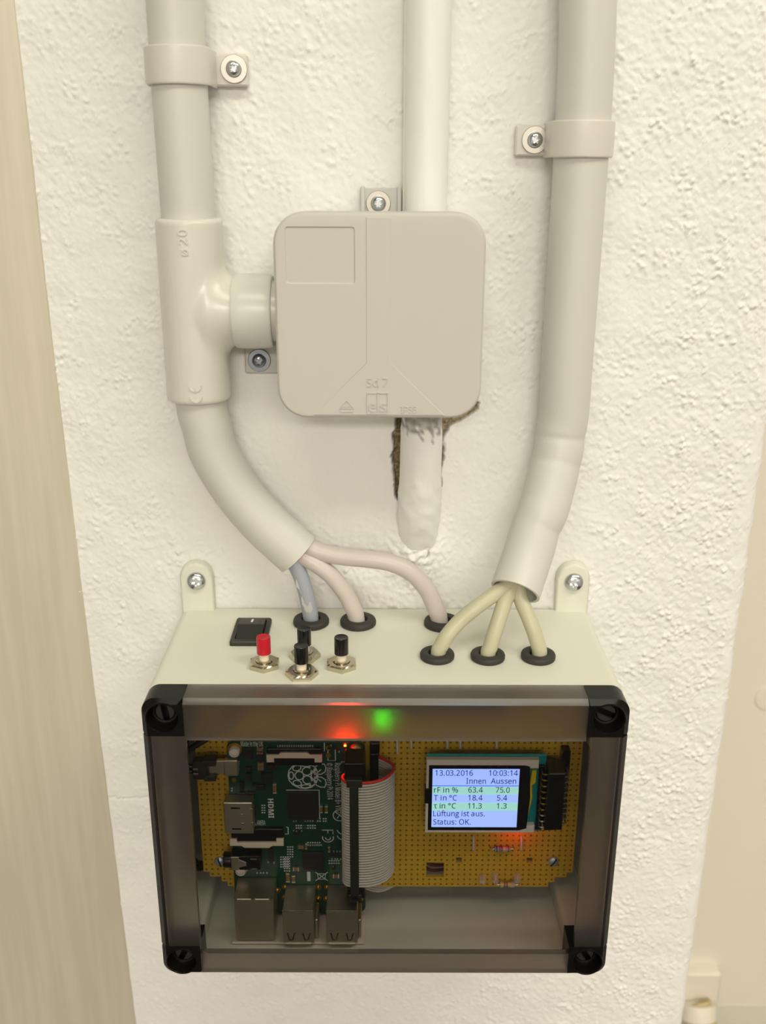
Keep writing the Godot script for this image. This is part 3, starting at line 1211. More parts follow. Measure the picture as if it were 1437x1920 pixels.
# a straight bar of the lid border between two corners; the profile lies across it
func border_bar(lid: Node3D, called: String, label: String, mat: Material, side: int, profile: Array, xa: float, xb: float, ya: float, yb: float) -> void:
	var f := Mb.new()
	var rings := []
	for k in 2:
		var ring := PackedVector3Array()
		for q in profile:
			if side < 2:
				ring.append(Vector3([xa, xb][k], q.x, q.y))
			else:
				ring.append(Vector3(q.x, [ya, yb][k], q.y))
		rings.append(ring)
	# the section runs counter-clockwise seen from the bar's far end
	var area := 0.0
	for k in profile.size():
		var a: Vector2 = profile[k]
		var b: Vector2 = profile[(k + 1) % profile.size()]
		area += a.cross(b)
	if side >= 2: area = -area
	if area < 0.0:
		for ring in rings:
			ring.reverse()
	f.loft(rings, false, false)
	for k in 2:
		var outline := PackedVector2Array(profile)
		var ids := Geometry2D.triangulate_polygon(outline)
		var first := f.v.size()
		for q in profile:
			f.add(Vector3([xa, xb][k], q.x, q.y) if side < 2 else Vector3(q.x, [ya, yb][k], q.y))
		var away := (Vector3.RIGHT if side < 2 else Vector3.UP) * (1.0 if k == 1 else -1.0)
		for j in range(0, ids.size(), 3):
			var n := (f.v[first + ids[j + 1]] - f.v[first + ids[j]]).cross(f.v[first + ids[j + 2]] - f.v[first + ids[j]])
			if n.dot(away) > 0.0:
				f.tri(first + ids[j], first + ids[j + 1], first + ids[j + 2])
			else:
				f.tri(first + ids[j], first + ids[j + 2], first + ids[j + 1])
	obj(called, f, mat, lid, label, 20.0)



func make_switch(t: Node3D) -> void:
	var at := Vector3(-54.3, BOX_TOP, 27.2)
	var s := part("rocker_switch", t, at, "black rocker switch with a white stroke")
	var stand := Transform3D(Basis(Vector3.RIGHT, -PI / 2), at)
	var b := Mb.new()
	b.loft([b.rr(Vector2.ZERO, 15.0, 23.0, 1.0, 0.0), b.rr(Vector2.ZERO, 15.0, 23.0, 1.0, 1.5), b.rr(Vector2.ZERO, 14.2, 22.2, 0.8, 2.0), b.rr(Vector2.ZERO, 11.4, 18.0, 0.4, 2.0), b.rr(Vector2.ZERO, 11.2, 17.8, 0.4, -1.0)])
	b.turn(stand)
	obj("bezel", b, M.black_plastic, s, "", 25.0)
	# profile of the rocker: y is depth here (positive towards the wall), z is height
	var r := Mb.new()
	var prof := [Vector2(8.6, -0.6), Vector2(8.6, 3.2), Vector2(-0.2, 4.6), Vector2(-1.2, 4.5), Vector2(-8.6, 0.3), Vector2(-8.6, -0.6)]
	var rings := []
	for x in [-5.35, 5.35]:
		var ring := PackedVector3Array()
		for q in prof:
			ring.append(Vector3(x, q.x, q.y))
		rings.append(ring)
	r.loft(rings)
	r.turn(stand)
	obj("rocker", r, M.black_plastic, s, "", 25.0)
	var k := Mb.new()
	k.loft([PackedVector3Array([Vector3(-0.4, 2.4, 4.0), Vector3(0.5, 2.4, 4.0), Vector3(0.5, 6.4, 3.36), Vector3(-0.4, 6.4, 3.36)]), PackedVector3Array([Vector3(-0.4, 2.4, 4.26), Vector3(0.5, 2.4, 4.26), Vector3(0.5, 6.4, 3.62), Vector3(-0.4, 6.4, 3.62)])])
	k.turn(stand)
	obj("switch_mark", k, M.white_mark, s)
	var under := Mb.new()
	under.box(Vector3(at.x - 5.5, at.y - 24, at.z - 8.5), Vector3(at.x + 5.5, at.y - 3.2, at.z + 8.5), 0.5)
	obj("switch_body", under, M.gloss_black, s)


func make_button(t: Node3D, at: Vector3, cap_mat: Material, label: String) -> Node3D:
	var p := part("push_button", t, at, label)
	var stand := Transform3D(Basis(Vector3.RIGHT, -PI / 2), at)
	var n := Mb.new()
	var rings := []
	for q in [[0.9, 0.0, 1], [1.0, 0.0, 1], [1.0, 1.75, 1], [0.93, 2.25, 0], [0.6, 2.25, 0], [0.58, 1.6, 0]]:
		var ring := PackedVector3Array()
		for j in 36:
			var a := TAU * j / 36.0
			var hex := 5.55 / cos(fposmod(a, PI / 3) - PI / 6)
			var r: float = hex * q[0] if q[2] == 1 else lerpf(hex, 5.6, 0.8) * q[0]
			ring.append(Vector3(r * cos(a), r * sin(a), q[1]))
		rings.append(ring)
	n.loft(rings)
	n.turn(stand * Transform3D(Basis(Vector3.BACK, PI / 6 + 0.05)))
	obj("nut", n, M.nickel, p, "", 25.0)
	var th := Mb.new()
	th.lathe([[3.25, 0.0], [3.25, 2.6], [2.9, 2.9], [2.2, 2.9]], 28)
	th.turn(stand)
	obj("threaded_sleeve", th, M.nickel, p)
	var st := Mb.new()
	st.lathe([[1.9, 2.4], [1.9, 6.6]], 24)
	st.turn(stand)
	obj("plunger", st, M.cream_plastic, p)
	var c := Mb.new()
	c.lathe([[2.3, 5.6], [2.75, 5.7], [2.75, 12.4], [2.6, 12.7], [2.3, 12.6], [1.2, 12.35], [0.2, 12.3]], 32)
	c.turn(stand)
	obj("cap", c, cap_mat, p)
	var under := Mb.new()
	under.box(Vector3(at.x - 4.2, at.y - 11.5, at.z - 4.2), Vector3(at.x + 4.2, at.y - 3.2, at.z + 4.2), 0.5)
	obj("button_body", under, M.gloss_black, p)
	return p


func make_cables() -> void:
	var kinds := [
		["pinkish grey cable arching furthest right from the left conduit into the rear right bushing", M.cable_pink, 3.7, [[556.0, 1015.0, 15.5], [578.0, 1026.0, 16], [605.0, 1036.0, 16.5], [645.0, 1044.0, 17.5], [690.0, 1048.0, 18.5], [735.0, 1056.0, 19.0], [772.0, 1074.0, 19.0], [800.0, 1104.0, 18.6], [816.0, 1138.0, 18.4], [824.0, 1163.0, 18.3], [829.0, 1188.0, 18.3]]],
		["pinkish grey cable curving from the left conduit into the middle rear bushing", M.cable_pink, 3.6, [[548.0, 1028.0, 15.5], [570.0, 1044.0, 16.5], [597.0, 1060.0, 17.5], [622.0, 1080.0, 18.0], [643.0, 1106.0, 18.0], [658.0, 1132.0, 17.8], [668.0, 1158.0, 17.6], [675.0, 1180.0, 17.6]]],
		["short scuffed blue grey cable from the left conduit into the rear left bushing", M.cable_blue, 3.3, [[535.0, 1036.0, 15.5], [552.0, 1056.0, 17.0], [564.0, 1080.0, 17.6], [573.0, 1108.0, 17.6], [579.0, 1135.0, 17.3], [583.0, 1160.0, 17.2], [586.0, 1182.0, 17.2]]],
		["sand coloured cable bending left from the right conduit into the front left bushing", M.cable_sand, 3.05, [[975.0, 1070.0, 33.0], [952.0, 1096.0, 39.5], [925.0, 1116.0, 42.0], [893.0, 1139.0, 44.5], [862.0, 1165.0, 46.0], [840.0, 1190.0, 47.8], [828.0, 1210.0, 48.1], [822.0, 1226.0, 48.1], [818.0, 1246.0, 48.1]]],
		["sand coloured cable in the middle, nearly straight down into the front centre bushing", M.cable_sand, 3.05, [[976.0, 1070.0, 33.0], [962.0, 1100.0, 39.5], [948.0, 1126.0, 42.5], [938.0, 1155.0, 45.5], [928.0, 1186.0, 47.5], [920.0, 1212.0, 48.3], [915.0, 1228.0, 48.5], [910.0, 1248.0, 48.5]]],
		["sand coloured cable bending right from the right conduit into the front right bushing", M.cable_sand, 3.05, [[978.0, 1070.0, 33.0], [973.0, 1102.0, 39.5], [979.0, 1128.0, 42.0], [990.0, 1154.0, 45.0], [1001.0, 1182.0, 47.4], [1009.0, 1208.0, 48.2], [1012.0, 1226.0, 48.3], [1014.0, 1248.0, 48.3]]],
	]
	for q in kinds:
		var path := []
		for s in q[3]:
			path.append(pt(s[0], s[1], s[2]))
		path[-1] = Vector3(path[-2].x * 0.6 + path[-1].x * 0.4, -196.0, path[-2].z)
		path = smooth_path(path, 8)
		var at: Vector3 = path[path.size() / 2]
		var t := thing("cable", q[0], "cable", at, "cables between the conduits and the control box")
		var mb := Mb.new()
		mb.tube(path, q[2], 22)
		obj("sheath", mb, q[1], t)
		if q[1] == M.cable_blue:
			# pale scuff where the print has been rubbed
			for s in [[563, 1078, 574, 1122, 1.9], [575, 1122, 581, 1152, 1.9], [556, 1084, 562, 1106, 1.0], [566, 1118, 572, 1140, 0.8]]:
				var a := pt(s[0], s[1], 17.4 + q[2] * 0.93)
				var b := pt(s[2], s[3], 17.4 + q[2] * 0.93)
				var m2 := Mb.new()
				m2.tube([a, a.lerp(b, 0.3), a.lerp(b, 0.7), b], [0.1, s[4] * 0.8, s[4], 0.15], 8)
				for k in m2.v.size():
					var c: Vector3 = a.lerp(b, clampf((m2.v[k] - a).dot(b - a) / (b - a).length_squared(), 0, 1))
					m2.v[k].z = c.z + (m2.v[k].z - c.z) * 0.12 - 0.04
				obj("scuff", m2, M.scuff, t)


func make_perfboard() -> void:
	var z := 48.0
	var x0 := -76.6
	var y0 := -296.2
	var pitch := 2.54
	var cols := 63
	var rows := 39
	var cut := func(c: int, r: int) -> bool:
		var bite := 0
		if c == 0: bite = 3
		elif c <= 2: bite = 2
		elif c == 3: bite = 1
		if c == cols - 1: bite = 3
		elif c >= cols - 3: bite = 2
		elif c == cols - 4: bite = 1
		if r < bite: return true
		var p := Vector2(x0 + (c + 0.5) * pitch, y0 + (r + 0.5) * pitch)
		return p.distance_to(Vector2(23.4, -287.6)) < 4.3 or p.distance_to(Vector2(33.8, -282.5)) < 1.3 or p.distance_to(Vector2(64.6, -281.8)) < 1.3
	var t := thing("perfboard", "brown stripboard full of small holes, screwed inside the box behind the display", "circuit board", Vector3(3, y0, z), "circuit boards in the control box")
	var pos := PackedVector3Array()
	var nor := PackedVector3Array()
	var ids := PackedInt32Array()
	var face := func(a: Vector3, b: Vector3, c: Vector3, d: Vector3) -> void:
		# counter-clockwise from outside
		var n := (b - a).cross(c - a).normalized()
		var s := pos.size()
		for p in [a, b, c, d]:
			pos.append((p - base_of[t]) * 0.001)
			nor.append(n)
		ids.append_array(PackedInt32Array([s, s + 2, s + 1, s, s + 3, s + 2]))
	var thick := 1.6
	for r in rows:
		for c in cols:
			if cut.call(c, r):
				continue
			var o := Vector3(x0 + (c + 0.5) * pitch, y0 + (r + 0.5) * pitch, z)
			var ring := []
			var rim := []
			for k in 8:
				var a := TAU * (k + 0.5) / 8.0
				ring.append(o + Vector3(cos(a), sin(a), 0) * 0.52)
				var e := Vector3(cos(a), sin(a), 0)
				e /= maxf(absf(e.x), absf(e.y))
				rim.append(o + e * pitch / 2.0)
			for k in 8:
				var k2 := (k + 1) % 8
				# the eight sectors between hole and cell edge; corner sectors reach the corner
				var corner: Vector3 = rim[k]
				if k % 2 == 0:
					corner = o + Vector3(signf(rim[k].x - o.x), signf(rim[k].y - o.y), 0) * pitch / 2.0
					face.call(ring[k], rim[k], corner, rim[k2])
					face.call(ring[k], rim[k2], ring[k2], ring[k2])
				else:
					face.call(ring[k], rim[k], rim[k2], ring[k2])
				var down := Vector3(0, 0, -thick)
				face.call(ring[k2], ring[k2] + down, ring[k] + down, ring[k])
			for side in [[1, 0], [-1, 0], [0, 1], [0, -1]]:
				var c2: int = c + side[0]
				var r2: int = r + side[1]
				if c2 < 0 or r2 < 0 or c2 >= cols or r2 >= rows or cut.call(c2, r2):
					var out := Vector3(side[0], side[1], 0)
					var along := Vector3(0, 0, 1).cross(out) * pitch / 2.0
					var m := o + out * pitch / 2.0
					var down := Vector3(0, 0, -thick)
					face.call(m - along, m - along + down, m + along + down, m + along)
	var arrays := []
	arrays.resize(Mesh.ARRAY_MAX)
	arrays[Mesh.ARRAY_VERTEX] = pos
	arrays[Mesh.ARRAY_NORMAL] = nor
	arrays[Mesh.ARRAY_INDEX] = ids
	var am := ArrayMesh.new()
	am.add_surface_from_arrays(Mesh.PRIMITIVE_TRIANGLES, arrays)
	inst("board", am, M.perfboard_brown, t, base_of[t])
	# screws, wire links, resistors
	for q in [[-69.2, -282.8], [74.6, -282.4]]:
		var s := Mb.new()
		s.lathe([[2.35, 0.0], [2.35, 0.6], [2.1, 1.1], [1.4, 1.5], [0.5, 1.65]], 24)
		s.turn(Transform3D(Basis.IDENTITY, Vector3(q[0], q[1], z)))
		var head := obj("screw", s, M.screw_steel, t)
		base_of[head] = base_of[t]
		var sl := Mb.new()
		sl.box(Vector3(-2.1, -0.28, 1.0), Vector3(2.1, 0.28, 1.72), 0.05)
		sl.turn(Transform3D(Basis(Vector3.BACK, -1.3 if q[0] < 0 else 1.0), Vector3(q[0], q[1], z)))
		obj("screw_slot", sl, M.gloss_black, head)
	for q in [[39.7, -270.4, -276.4], [60.2, -270.2, -276.2], [6.7, -223.4, -228.6], [12.4, -221.0, -226.0], [27.3, -221.0, -226.0], [32.6, -221.0, -226.0], [47.5, -221.0, -226.0]]:
		var a := Mb.new()
		a.tube(smooth_path([Vector3(q[0], q[1], z - 0.5), Vector3(q[0], q[1] - 0.1, z + 0.6), Vector3(q[0] + 0.1, lerpf(q[1], q[2], 0.5), z + 1.0), Vector3(q[0] + 0.2, q[2] + 0.1, z + 0.6), Vector3(q[0] + 0.2, q[2], z - 0.5)], 4), 0.45, 10)
		obj("wire_link", a, M.wire_white, t)
	make_resistor(t, Vector3(52.2, -275.3, z + 1.4), M.resistor_blue, [M.band_blue, M.band_brown, M.band_violet, M.band_yellow, M.band_brown], "pale blue resistor with coloured bands")
	make_resistor(t, Vector3(54.9, -292.6, z + 3.0), M.resistor_beige, [M.band_yellow, M.band_violet, M.band_brown, M.band_yellow, M.resistor_blue], "beige resistor with coloured bands at the board's lower edge")
	for q in [[44.2, -290.2], [49.8, -289.6], [59.2, -289.6]]:
		var d := Mb.new()
		d.lathe([[1.5, 0], [1.5, 2.6], [1.3, 3.3], [0.8, 3.8], [0.2, 4.0]], 20)
		d.turn(Transform3D(Basis(Vector3.RIGHT, 0.5), Vector3(q[0], q[1], z + 0.1)))
		var led := obj("clear_lamp", d, M.clear_epoxy, t)
		base_of[led] = base_of[t]
		var e := Mb.new()
		e.box(Vector3(-0.3, -0.3, 0.2), Vector3(0.3, 0.3, 2.6), 0.1)
		e.turn(Transform3D(Basis(Vector3.RIGHT, 0.5), Vector3(q[0], q[1], z + 0.1)))
		obj("lamp_lead", e, M.solder, led)
	indicator(t, "red_indicator_led", Vector3(57.4, -262.6, z + 6.8), Color8(255, 30, 8), 3.0, 0.00022, "red light mostly hidden under the display", Vector3(0, -0.92, -0.4))
	indicator(t, "green_indicator_led", Vector3(0.7, -211.2, z + 0.2), Color8(30, 255, 14), 60.0, 0.00005, "green light behind the lid's upper border")
	# socket for the grey ribbon
	var h := Mb.new()
	h.box(Vector3(-4.4, -281.5, z), Vector3(-0.6, -223.0, z + 3.6), 0.3)
	h.box(Vector3(-4.4, -226.0, z), Vector3(-0.4, -221.6, z + 4.4), 0.3)
	obj("ribbon_socket", h, M.gloss_black, t)
	for q in [[-69.2, -282.8], [74.6, -282.4], [-69.2, -201.0], [74.6, -201.0]]:
		var b := Mb.new()
		b.lathe([[2.6, 4.2], [2.6, 46.4]], 6)
		b.turn(Transform3D(Basis.IDENTITY, Vector3(q[0], q[1], 0)))
		obj("standoff", b, M.nylon_white, t)
	# the socket that the display plugs into
	var k := Mb.new()
	k.box(Vector3(74.2, -256.0, z), Vector3(77.6, -224.6, z + 5.0), 0.3)
	obj("display_socket", k, M.gloss_black, t)
	# wires running behind the large ragged hole
	for n in 4:
		var wv := Mb.new()
		wv.tube(smooth_path([Vector3(16, -281.5 - n * 2.2, 38 + n), Vector3(22, -285 - n * 2.2, 40 + n), Vector3(30, -288.0 - n * 2.0, 39)], 5), 0.75, 8)
		obj("hidden_wire", wv, M.band_brown, t)
	for n in 4:
		var wv := Mb.new()
		wv.tube(smooth_path([Vector3(-10, -290, 44), Vector3(-8, -295.0 - n * 1.1, 44.4 + n * 0.2), Vector3(0, -297.8 - n * 0.9, 45 + n * 0.3), Vector3(8, -295.6 - n * 0.4, 45)], 5), 0.5, 8)
		obj("hidden_wire", wv, M.ribbon_grey, t)


func make_resistor(t: Node3D, at: Vector3, body: Material, bands: Array, label: String) -> void:
	var r := Mb.new()
	r.lathe([[0.5, -3.4], [1.05, -3.2], [1.2, -2.6], [1.15, -2.0], [1.0, -1.6], [1.0, 1.6], [1.15, 2.0], [1.2, 2.6], [1.05, 3.2], [0.5, 3.4]], 20)
	var lie := Transform3D(Basis(Vector3.UP, PI / 2), at)
	r.turn(lie)
	var o := obj("resistor", r, body, t, label)
	base_of[o] = base_of[t]
	for k in bands.size():
		var zz: float = [-2.5, -1.2, -0.3, 0.7, 2.5][k]
		var rad := 1.24 if absf(zz) > 2.0 else 1.06
		var b := Mb.new()
		b.lathe([[rad - 0.1, zz - 0.28], [rad, zz - 0.28], [rad, zz + 0.28], [rad - 0.1, zz + 0.28]], 20)
		b.turn(lie)
		obj("band", b, bands[k], o)
	for s in [-1, 1]:
		var l := Mb.new()
		l.tube([at + Vector3(s * 3.3, 0, 0), at + Vector3(s * 4.6, 0, 0), at + Vector3(s * 5.0, 0, -0.4), at + Vector3(s * 5.08, 0, -at.z + 47.5)], 0.3, 8)
		obj("lead", l, M.solder, o)


func indicator(t: Node3D, called: String, at: Vector3, color: Color, energy: float, strength: float, label: String, facing := Vector3(0, 0, 1)) -> void:
	var mb := Mb.new()
	mb.box(at + Vector3(-0.45, -0.3, 0), at + Vector3(0.45, 0.3, 0.5), 0.1)
	obj(called, mb, glow(called, color, energy), t, label)
	var l := AreaLight3D.new()
	l.name = "led_light"
	l.light_color = color
	l.light_energy = strength
	l.area_normalize_energy = true
	l.area_size = Vector2(0.0012, 0.0008)
	l.set("area_range", 4.0)
	l.shadow_enabled = true
	t.add_child(l, true)
	l.position = (at + Vector3(0, 0, 0.25) + facing * 0.6 - base_of[t]) * 0.001
	l.basis = Basis.looking_at(facing, Vector3.UP if absf(facing.y) < 0.9 else Vector3.BACK)


func make_display() -> void:
	var t := thing("display_module", "small lit display in a white frame showing a table of climate readings", "display", Vector3(41, -260, 52))
	var a := Mb.new()
	a.box(Vector3(18.7, -261.2, 54.6), Vector3(67.3, -224.3, 56.0), 0.3)
	obj("display_board", a, M.display_teal, t)
	var f := Mb.new()
	f.prism(PackedVector2Array([Vector2(18.4, -260), Vector2(63.6, -260), Vector2(63.6, -256.4), Vector2(59.6, -256.4), Vector2(59.6, -229.0), Vector2(63.8, -229.0), Vector2(63.8, -225.1), Vector2(18.5, -225.1), Vector2(18.5, -238.6), Vector2(19.6, -238.6), Vector2(19.6, -246.0), Vector2(18.4, -246.0)]), 56.2, 58.8, 0.3)
	obj("display_frame", f, M.frame_white, t)
	var b := Mb.new()
	b.prism(PackedVector2Array([Vector2(19.5, -258.6), Vector2(57.2, -258.6), Vector2(60.2, -257.6), Vector2(61.0, -243.0), Vector2(60.2, -228.0), Vector2(58.4, -227.4), Vector2(19.5, -227.4)]), 56.4, 59.0, 0.1)
	b.box(Vector3(18.0, -245.8, 56.4), Vector3(19.8, -238.8, 58.6), 0.1)
	obj("display_bezel", b, M.gloss_black, t)
	var y := Mb.new()
	y.prism(PackedVector2Array([Vector2(59.4, -254.0), Vector2(60.6, -254.0), Vector2(62.2, -244), Vector2(61.8, -238), Vector2(63.2, -236.4), Vector2(63.2, -230.8), Vector2(61.4, -230.8), Vector2(60.4, -243)]), 56.2, 57.4, 0.1)
	var flex := M.flex_yellow as StandardMaterial3D
	obj("flex_strip", y, flex, t)
	var blue := glow("screen_glow", Color8(142, 166, 250), 2.9)
	var green := glow("screen_row_glow", Color8(136, 188, 178), 2.9)
	var rule := glow("screen_line_glow", Color8(50, 80, 215), 2.4)
	var ink := material("screen_ink", Color8(14, 24, 60), 0.6)
	ink.emission_enabled = true
	ink.emission = Color8(20, 36, 96)
	ink.emission_energy_multiplier = 1.0
	var s := Mb.new()
	s.box(Vector3(21.0, -256.9, 58.6), Vector3(56.1, -229.0, 59.12), 0.03)
	var screen := obj("screen", s, blue, t)
	base_of[screen] = base_of[t]
	var row := func(top: float, low: float, m: Material, called: String) -> void:
		var p := pt(812, 1400 + top / 4.49, 59.1)
		var q := pt(812, 1400 + low / 4.49, 59.1)
		slab(called, Vector3(21.02, q.y, 59.0), Vector3(56.08, p.y, 59.18), m, screen)
	row.call(335.0, 402.0, green, "screen_row")
	row.call(470.0, 538.0, green, "screen_row")
	row.call(326.0, 331.0, rule, "screen_line")
	for q in [["13.03.2016", 163, 480, 244], ["10:03:14", 615, 860, 245], ["Innen", 424, 590, 312], ["Aussen", 632, 845, 312], ["rF in %", 153, 355, 386], ["63.4", 442, 565, 386], ["75.0", 672, 790, 387], ["T in °C", 153, 345, 453], ["18.4", 440, 562, 453], ["5.4", 683, 770, 454], ["τ in °C", 150, 337, 520], ["11.3", 438, 555, 521], ["1.3", 680, 765, 521], ["Lüftung ist aus.", 147, 580, 585], ["Status: OK.", 147, 462, 655]]:
		var p := pt(780 + q[1] / 4.49, 1400 + q[3] / 4.49, 59.25)
		var e := pt(780 + q[2] / 4.49, 1400 + q[3] / 4.49, 59.25)
		letters("screen_text", q[0], 3.45, p, ink, screen, e.x - p.x, Basis.IDENTITY, 0.06)
	var l := AreaLight3D.new()
	l.name = "screen_light"
	l.area_size = Vector2(0.034, 0.027)
	l.light_color = Color8(150, 175, 255)
	l.light_energy = 0.0002
	l.area_normalize_energy = true
	l.set("area_range", 4.0)
	l.shadow_enabled = true
	t.add_child(l, true)
	l.position = (Vector3(38.5, -243, 59.6) - base_of[t]) * 0.001
	l.rotation_degrees = Vector3(0, 180, 0)
	# pin row and plug on its right
	var h := Mb.new()
	h.box(Vector3(64.2, -259.2, 56.0), Vector3(66.6, -228.6, 57.8), 0.2)
	obj("pin_header", h, M.gloss_black, t)
	for k in 10:
		var yy := -231.0 - k * 2.82
		var p := Mb.new()
		p.tube([Vector3(65.4, yy, 57.0), Vector3(65.4, yy, 59.0), Vector3(66.0, yy, 59.8), Vector3(69.0, yy, 60.0)], 0.36, 8)
		obj("pin", p, M.gold if k < 7 else M.solder, t)
	var plug := thing("display_plug", "long black plug that joins the display's pin row to the stripboard", "plug", Vector3(70, -254, 54), "")
	var g := Mb.new()
	g.prism(PackedVector2Array([Vector2(66.6, -254.6), Vector2(73.8, -254.3), Vector2(73.6, -227.4), Vector2(67.0, -227.4)]), 54.0, 64.5, 0.4)
	obj("plug_body", g, M.gloss_black, plug)
	for k in 10:
		var yy := -232.2 - k * 2.5
		var p := Mb.new()
		p.tube([Vector3(72.6, yy, 60.0), Vector3(75.6, yy, 59.6), Vector3(76.2, yy, 59.0), Vector3(76.2, yy, 50.0)], 0.4, 8)
		obj("pin", p, M.solder, plug)


func make_computer() -> void:
	var z := 54.5
	var t := thing("computer_board", "green single-board computer with silver sockets on the left side of the box", "circuit board", Vector3(-34.4, -304.5, 53), "circuit boards in the control box")
	var b := Mb.new()
	var mid := Vector2(-34.4, -262)
	b.loft([b.rr(mid, 56, 85, 3, 53.0), b.rr(mid, 56, 85, 3, 54.4), b.rr(mid, 55.8, 84.8, 2.9, z)])
	obj("board", b, M.board_green, t)
	# screws of white nylon in gold rings
	for q in [[-59.2, -223.0], [-9.9, -223.0], [-59.2, -281.2]]:
		var g := Mb.new()
		g.lathe([[3.0, z - 0.1], [3.0, z + 0.08]], 28)
		g.turn(Transform3D(Basis.IDENTITY, Vector3(q[0], q[1], 0)))
		obj("mounting_ring", g, M.gold, t)
		var s := Mb.new()
		s.lathe([[2.3, z], [2.3, z + 1.6], [1.9, z + 2.2], [1.4, z + 2.3], [1.3, z + 1.4]], 24)
		s.turn(Transform3D(Basis.IDENTITY, Vector3(q[0], q[1] - 0.6, 0)))
		obj("nylon_screw", s, M.nylon_white, t)
		var f := Mb.new()
		f.lathe([[2.6, 48.2], [2.6, 53.0]], 6)
		f.turn(Transform3D(Basis.IDENTITY, Vector3(q[0], q[1] - 0.6, 0)))
		obj("standoff", f, M.nylon_white, t)
	var chip := func(x0: float, y0: float, x1: float, y1: float, h: float, label: String) -> void:
		var c := Mb.new()
		c.box(Vector3(x0, y0, z), Vector3(x1, y1, z + h), 0.12)
		obj("chip", c, M.chip_black, t, label)
	chip.call(-38.4, -255.9, -25.8, -242.8, 1.1, "largest square black chip")
	chip.call(-32.8, -281.5, -24.0, -272.7, 1.1, "square black chip with fine legs")
	chip.call(-27.3, -258.9, -26.9, -258.5, 0.2, "")
	for q in [[425, 215, 110, 120], [575, 265, 80, 82], [705, 370, 130, 100], [655, 512, 132, 120], [435, 405, 80, 44], [437, 505, 62, 92], [350, 612, 52, 90], [585, 632, 100, 62]]:
		var c := pt(400 + q[0] / 6.53, 1380 + q[1] / 6.53, z + 1.0)
		var hw: float = q[2] / 6.53 / 4.6 / 2
		var hh: float = q[3] / 6.53 / 3.9 / 2
		chip.call(c.x - hw, c.y - hh, c.x + hw, c.y + hh, 1.4, "")
	# small parts: tan bodies, metal ends, black ones
	var tan := Mb.new()
	var tin := Mb.new()
	var dark := Mb.new()
	var small := func(px: float, py: float, wide: float, high: float, tall: float, upright: bool) -> void:
		var c := pt(px, py, z + tall)
		tan.box(Vector3(c.x - wide / 2, c.y - high / 2, z), Vector3(c.x + wide / 2, c.y + high / 2, z + tall), 0.08)
		for s in [-1, 1]:
			var o := Vector3(0, s * (high / 2 - 0.15), 0) if upright else Vector3(s * (wide / 2 - 0.15), 0, 0)
			var e := Vector3(wide / 2 + 0.05, 0.25, 0) if upright else Vector3(0.25, high / 2 + 0.05, 0)
			tin.box(Vector3(c.x, c.y, z) + o - e, Vector3(c.x, c.y, z + tall + 0.06) + o + e, 0.06)
	for q in [[572, 168, 70, 40], [572, 225, 70, 42], [580, 355, 66, 44], [580, 402, 66, 40]]:
		small.call(400 + q[0] / 6.53, 1380 + q[1] / 6.53, q[2] / 30.0, q[3] / 25.5, 1.0, false)
	for q in [[752, 650, 44, 112], [1320, 905, 34, 84], [1385, 905, 34, 84]]:
		small.call(400 + q[0] / 6.53, 1380 + q[1] / 6.53, q[2] / 30.0, q[3] / 25.5, 1.0, true)
	for q in [[597, 757, 42, 100], [663, 772, 36, 80], [805, 405, 24, 62], [690, 660, 66, 44], [1140, 740, 66, 44], [745, 415, 60, 36], [1062, 440, 22, 60]]:
		small.call(440 + q[0] / 5.99, 1520 + q[1] / 5.99, q[2] / 27.0, q[3] / 23.5, 0.9, q[3] > q[2])
	var dots := []
	for k in 7:
		if k != 2: dots.append([551.0 + k * 4.6 + (8 if k > 1 else 0), 1540.5])
	for k in 10:
		dots.append([479.0 + k * 4.35, 1558.5])
	for k in 16:
		dots.append([521.0 + k * 4.35, 1399.5])
	for k in 5:
		dots.append([447.5, 1429.0 + k * 4.3])
	for k in 3:
		dots.append([641.0 + k * 4.6, 1429.5])
	for k in 6:
		dots.append([582.0 + k * 4.2, 1585.5])
	for q in [[617.5, 1597.0], [626.0, 1597.0], [632.5, 1597.0], [638.0, 1597.0], [623.0, 1611.0], [628.5, 1611.0], [633.0, 1611.0], [639.0, 1611.0], [625.0, 1626.0], [551.0, 1558.0], [556.0, 1560.0], [566.0, 1559.0], [636.0, 1410.0], [650.0, 1410.0], [621.0, 1398.5], [503.0, 1617.0], [514.0, 1618.0], [482.0, 1637.0], [489.0, 1637.0], [494.0, 1637.0], [500.5, 1637.0]]:
		dots.append(q)
	for q in dots:
		var c := pt(q[0], q[1], z + 0.4)
		tin.box(Vector3(c.x - 0.3, c.y - 0.42, z), Vector3(c.x + 0.3, c.y + 0.42, z + 0.45), 0.1)
	for q in [[558.0, 1563.0, 2.4, 1.6], [478.0, 1528.0, 1.2, 8.0], [467.0, 1535.0, 0.9, 7.0], [508.0, 1604.0, 1.8, 6.5], [630.0, 1603.0, 6.0, 1.6], [624.0, 1403.0, 4.0, 1.2], [604.0, 1404.0, 0.5, 0.5], [455.0, 1488.0, 2.4, 1.2], [470.0, 1487.0, 2.8, 1.1], [480.0, 1471.0, 3.0, 1.2], [626.0, 1629.0, 1.4, 1.6]]:
		var c := pt(q[0], q[1], z + 0.6)
		dark.box(Vector3(c.x - q[2] / 2, c.y - q[3] / 2, z), Vector3(c.x + q[2] / 2, c.y + q[3] / 2, z + 0.7), 0.08)
	tag(obj("small_capacitors", tan, M.capacitor_tan, t), "", "", "", "stuff")
	tag(obj("solder_ends", tin, M.solder, t), "", "", "", "stuff")
	tag(obj("small_resistors", dark, M.chip_black, t), "", "", "", "stuff")
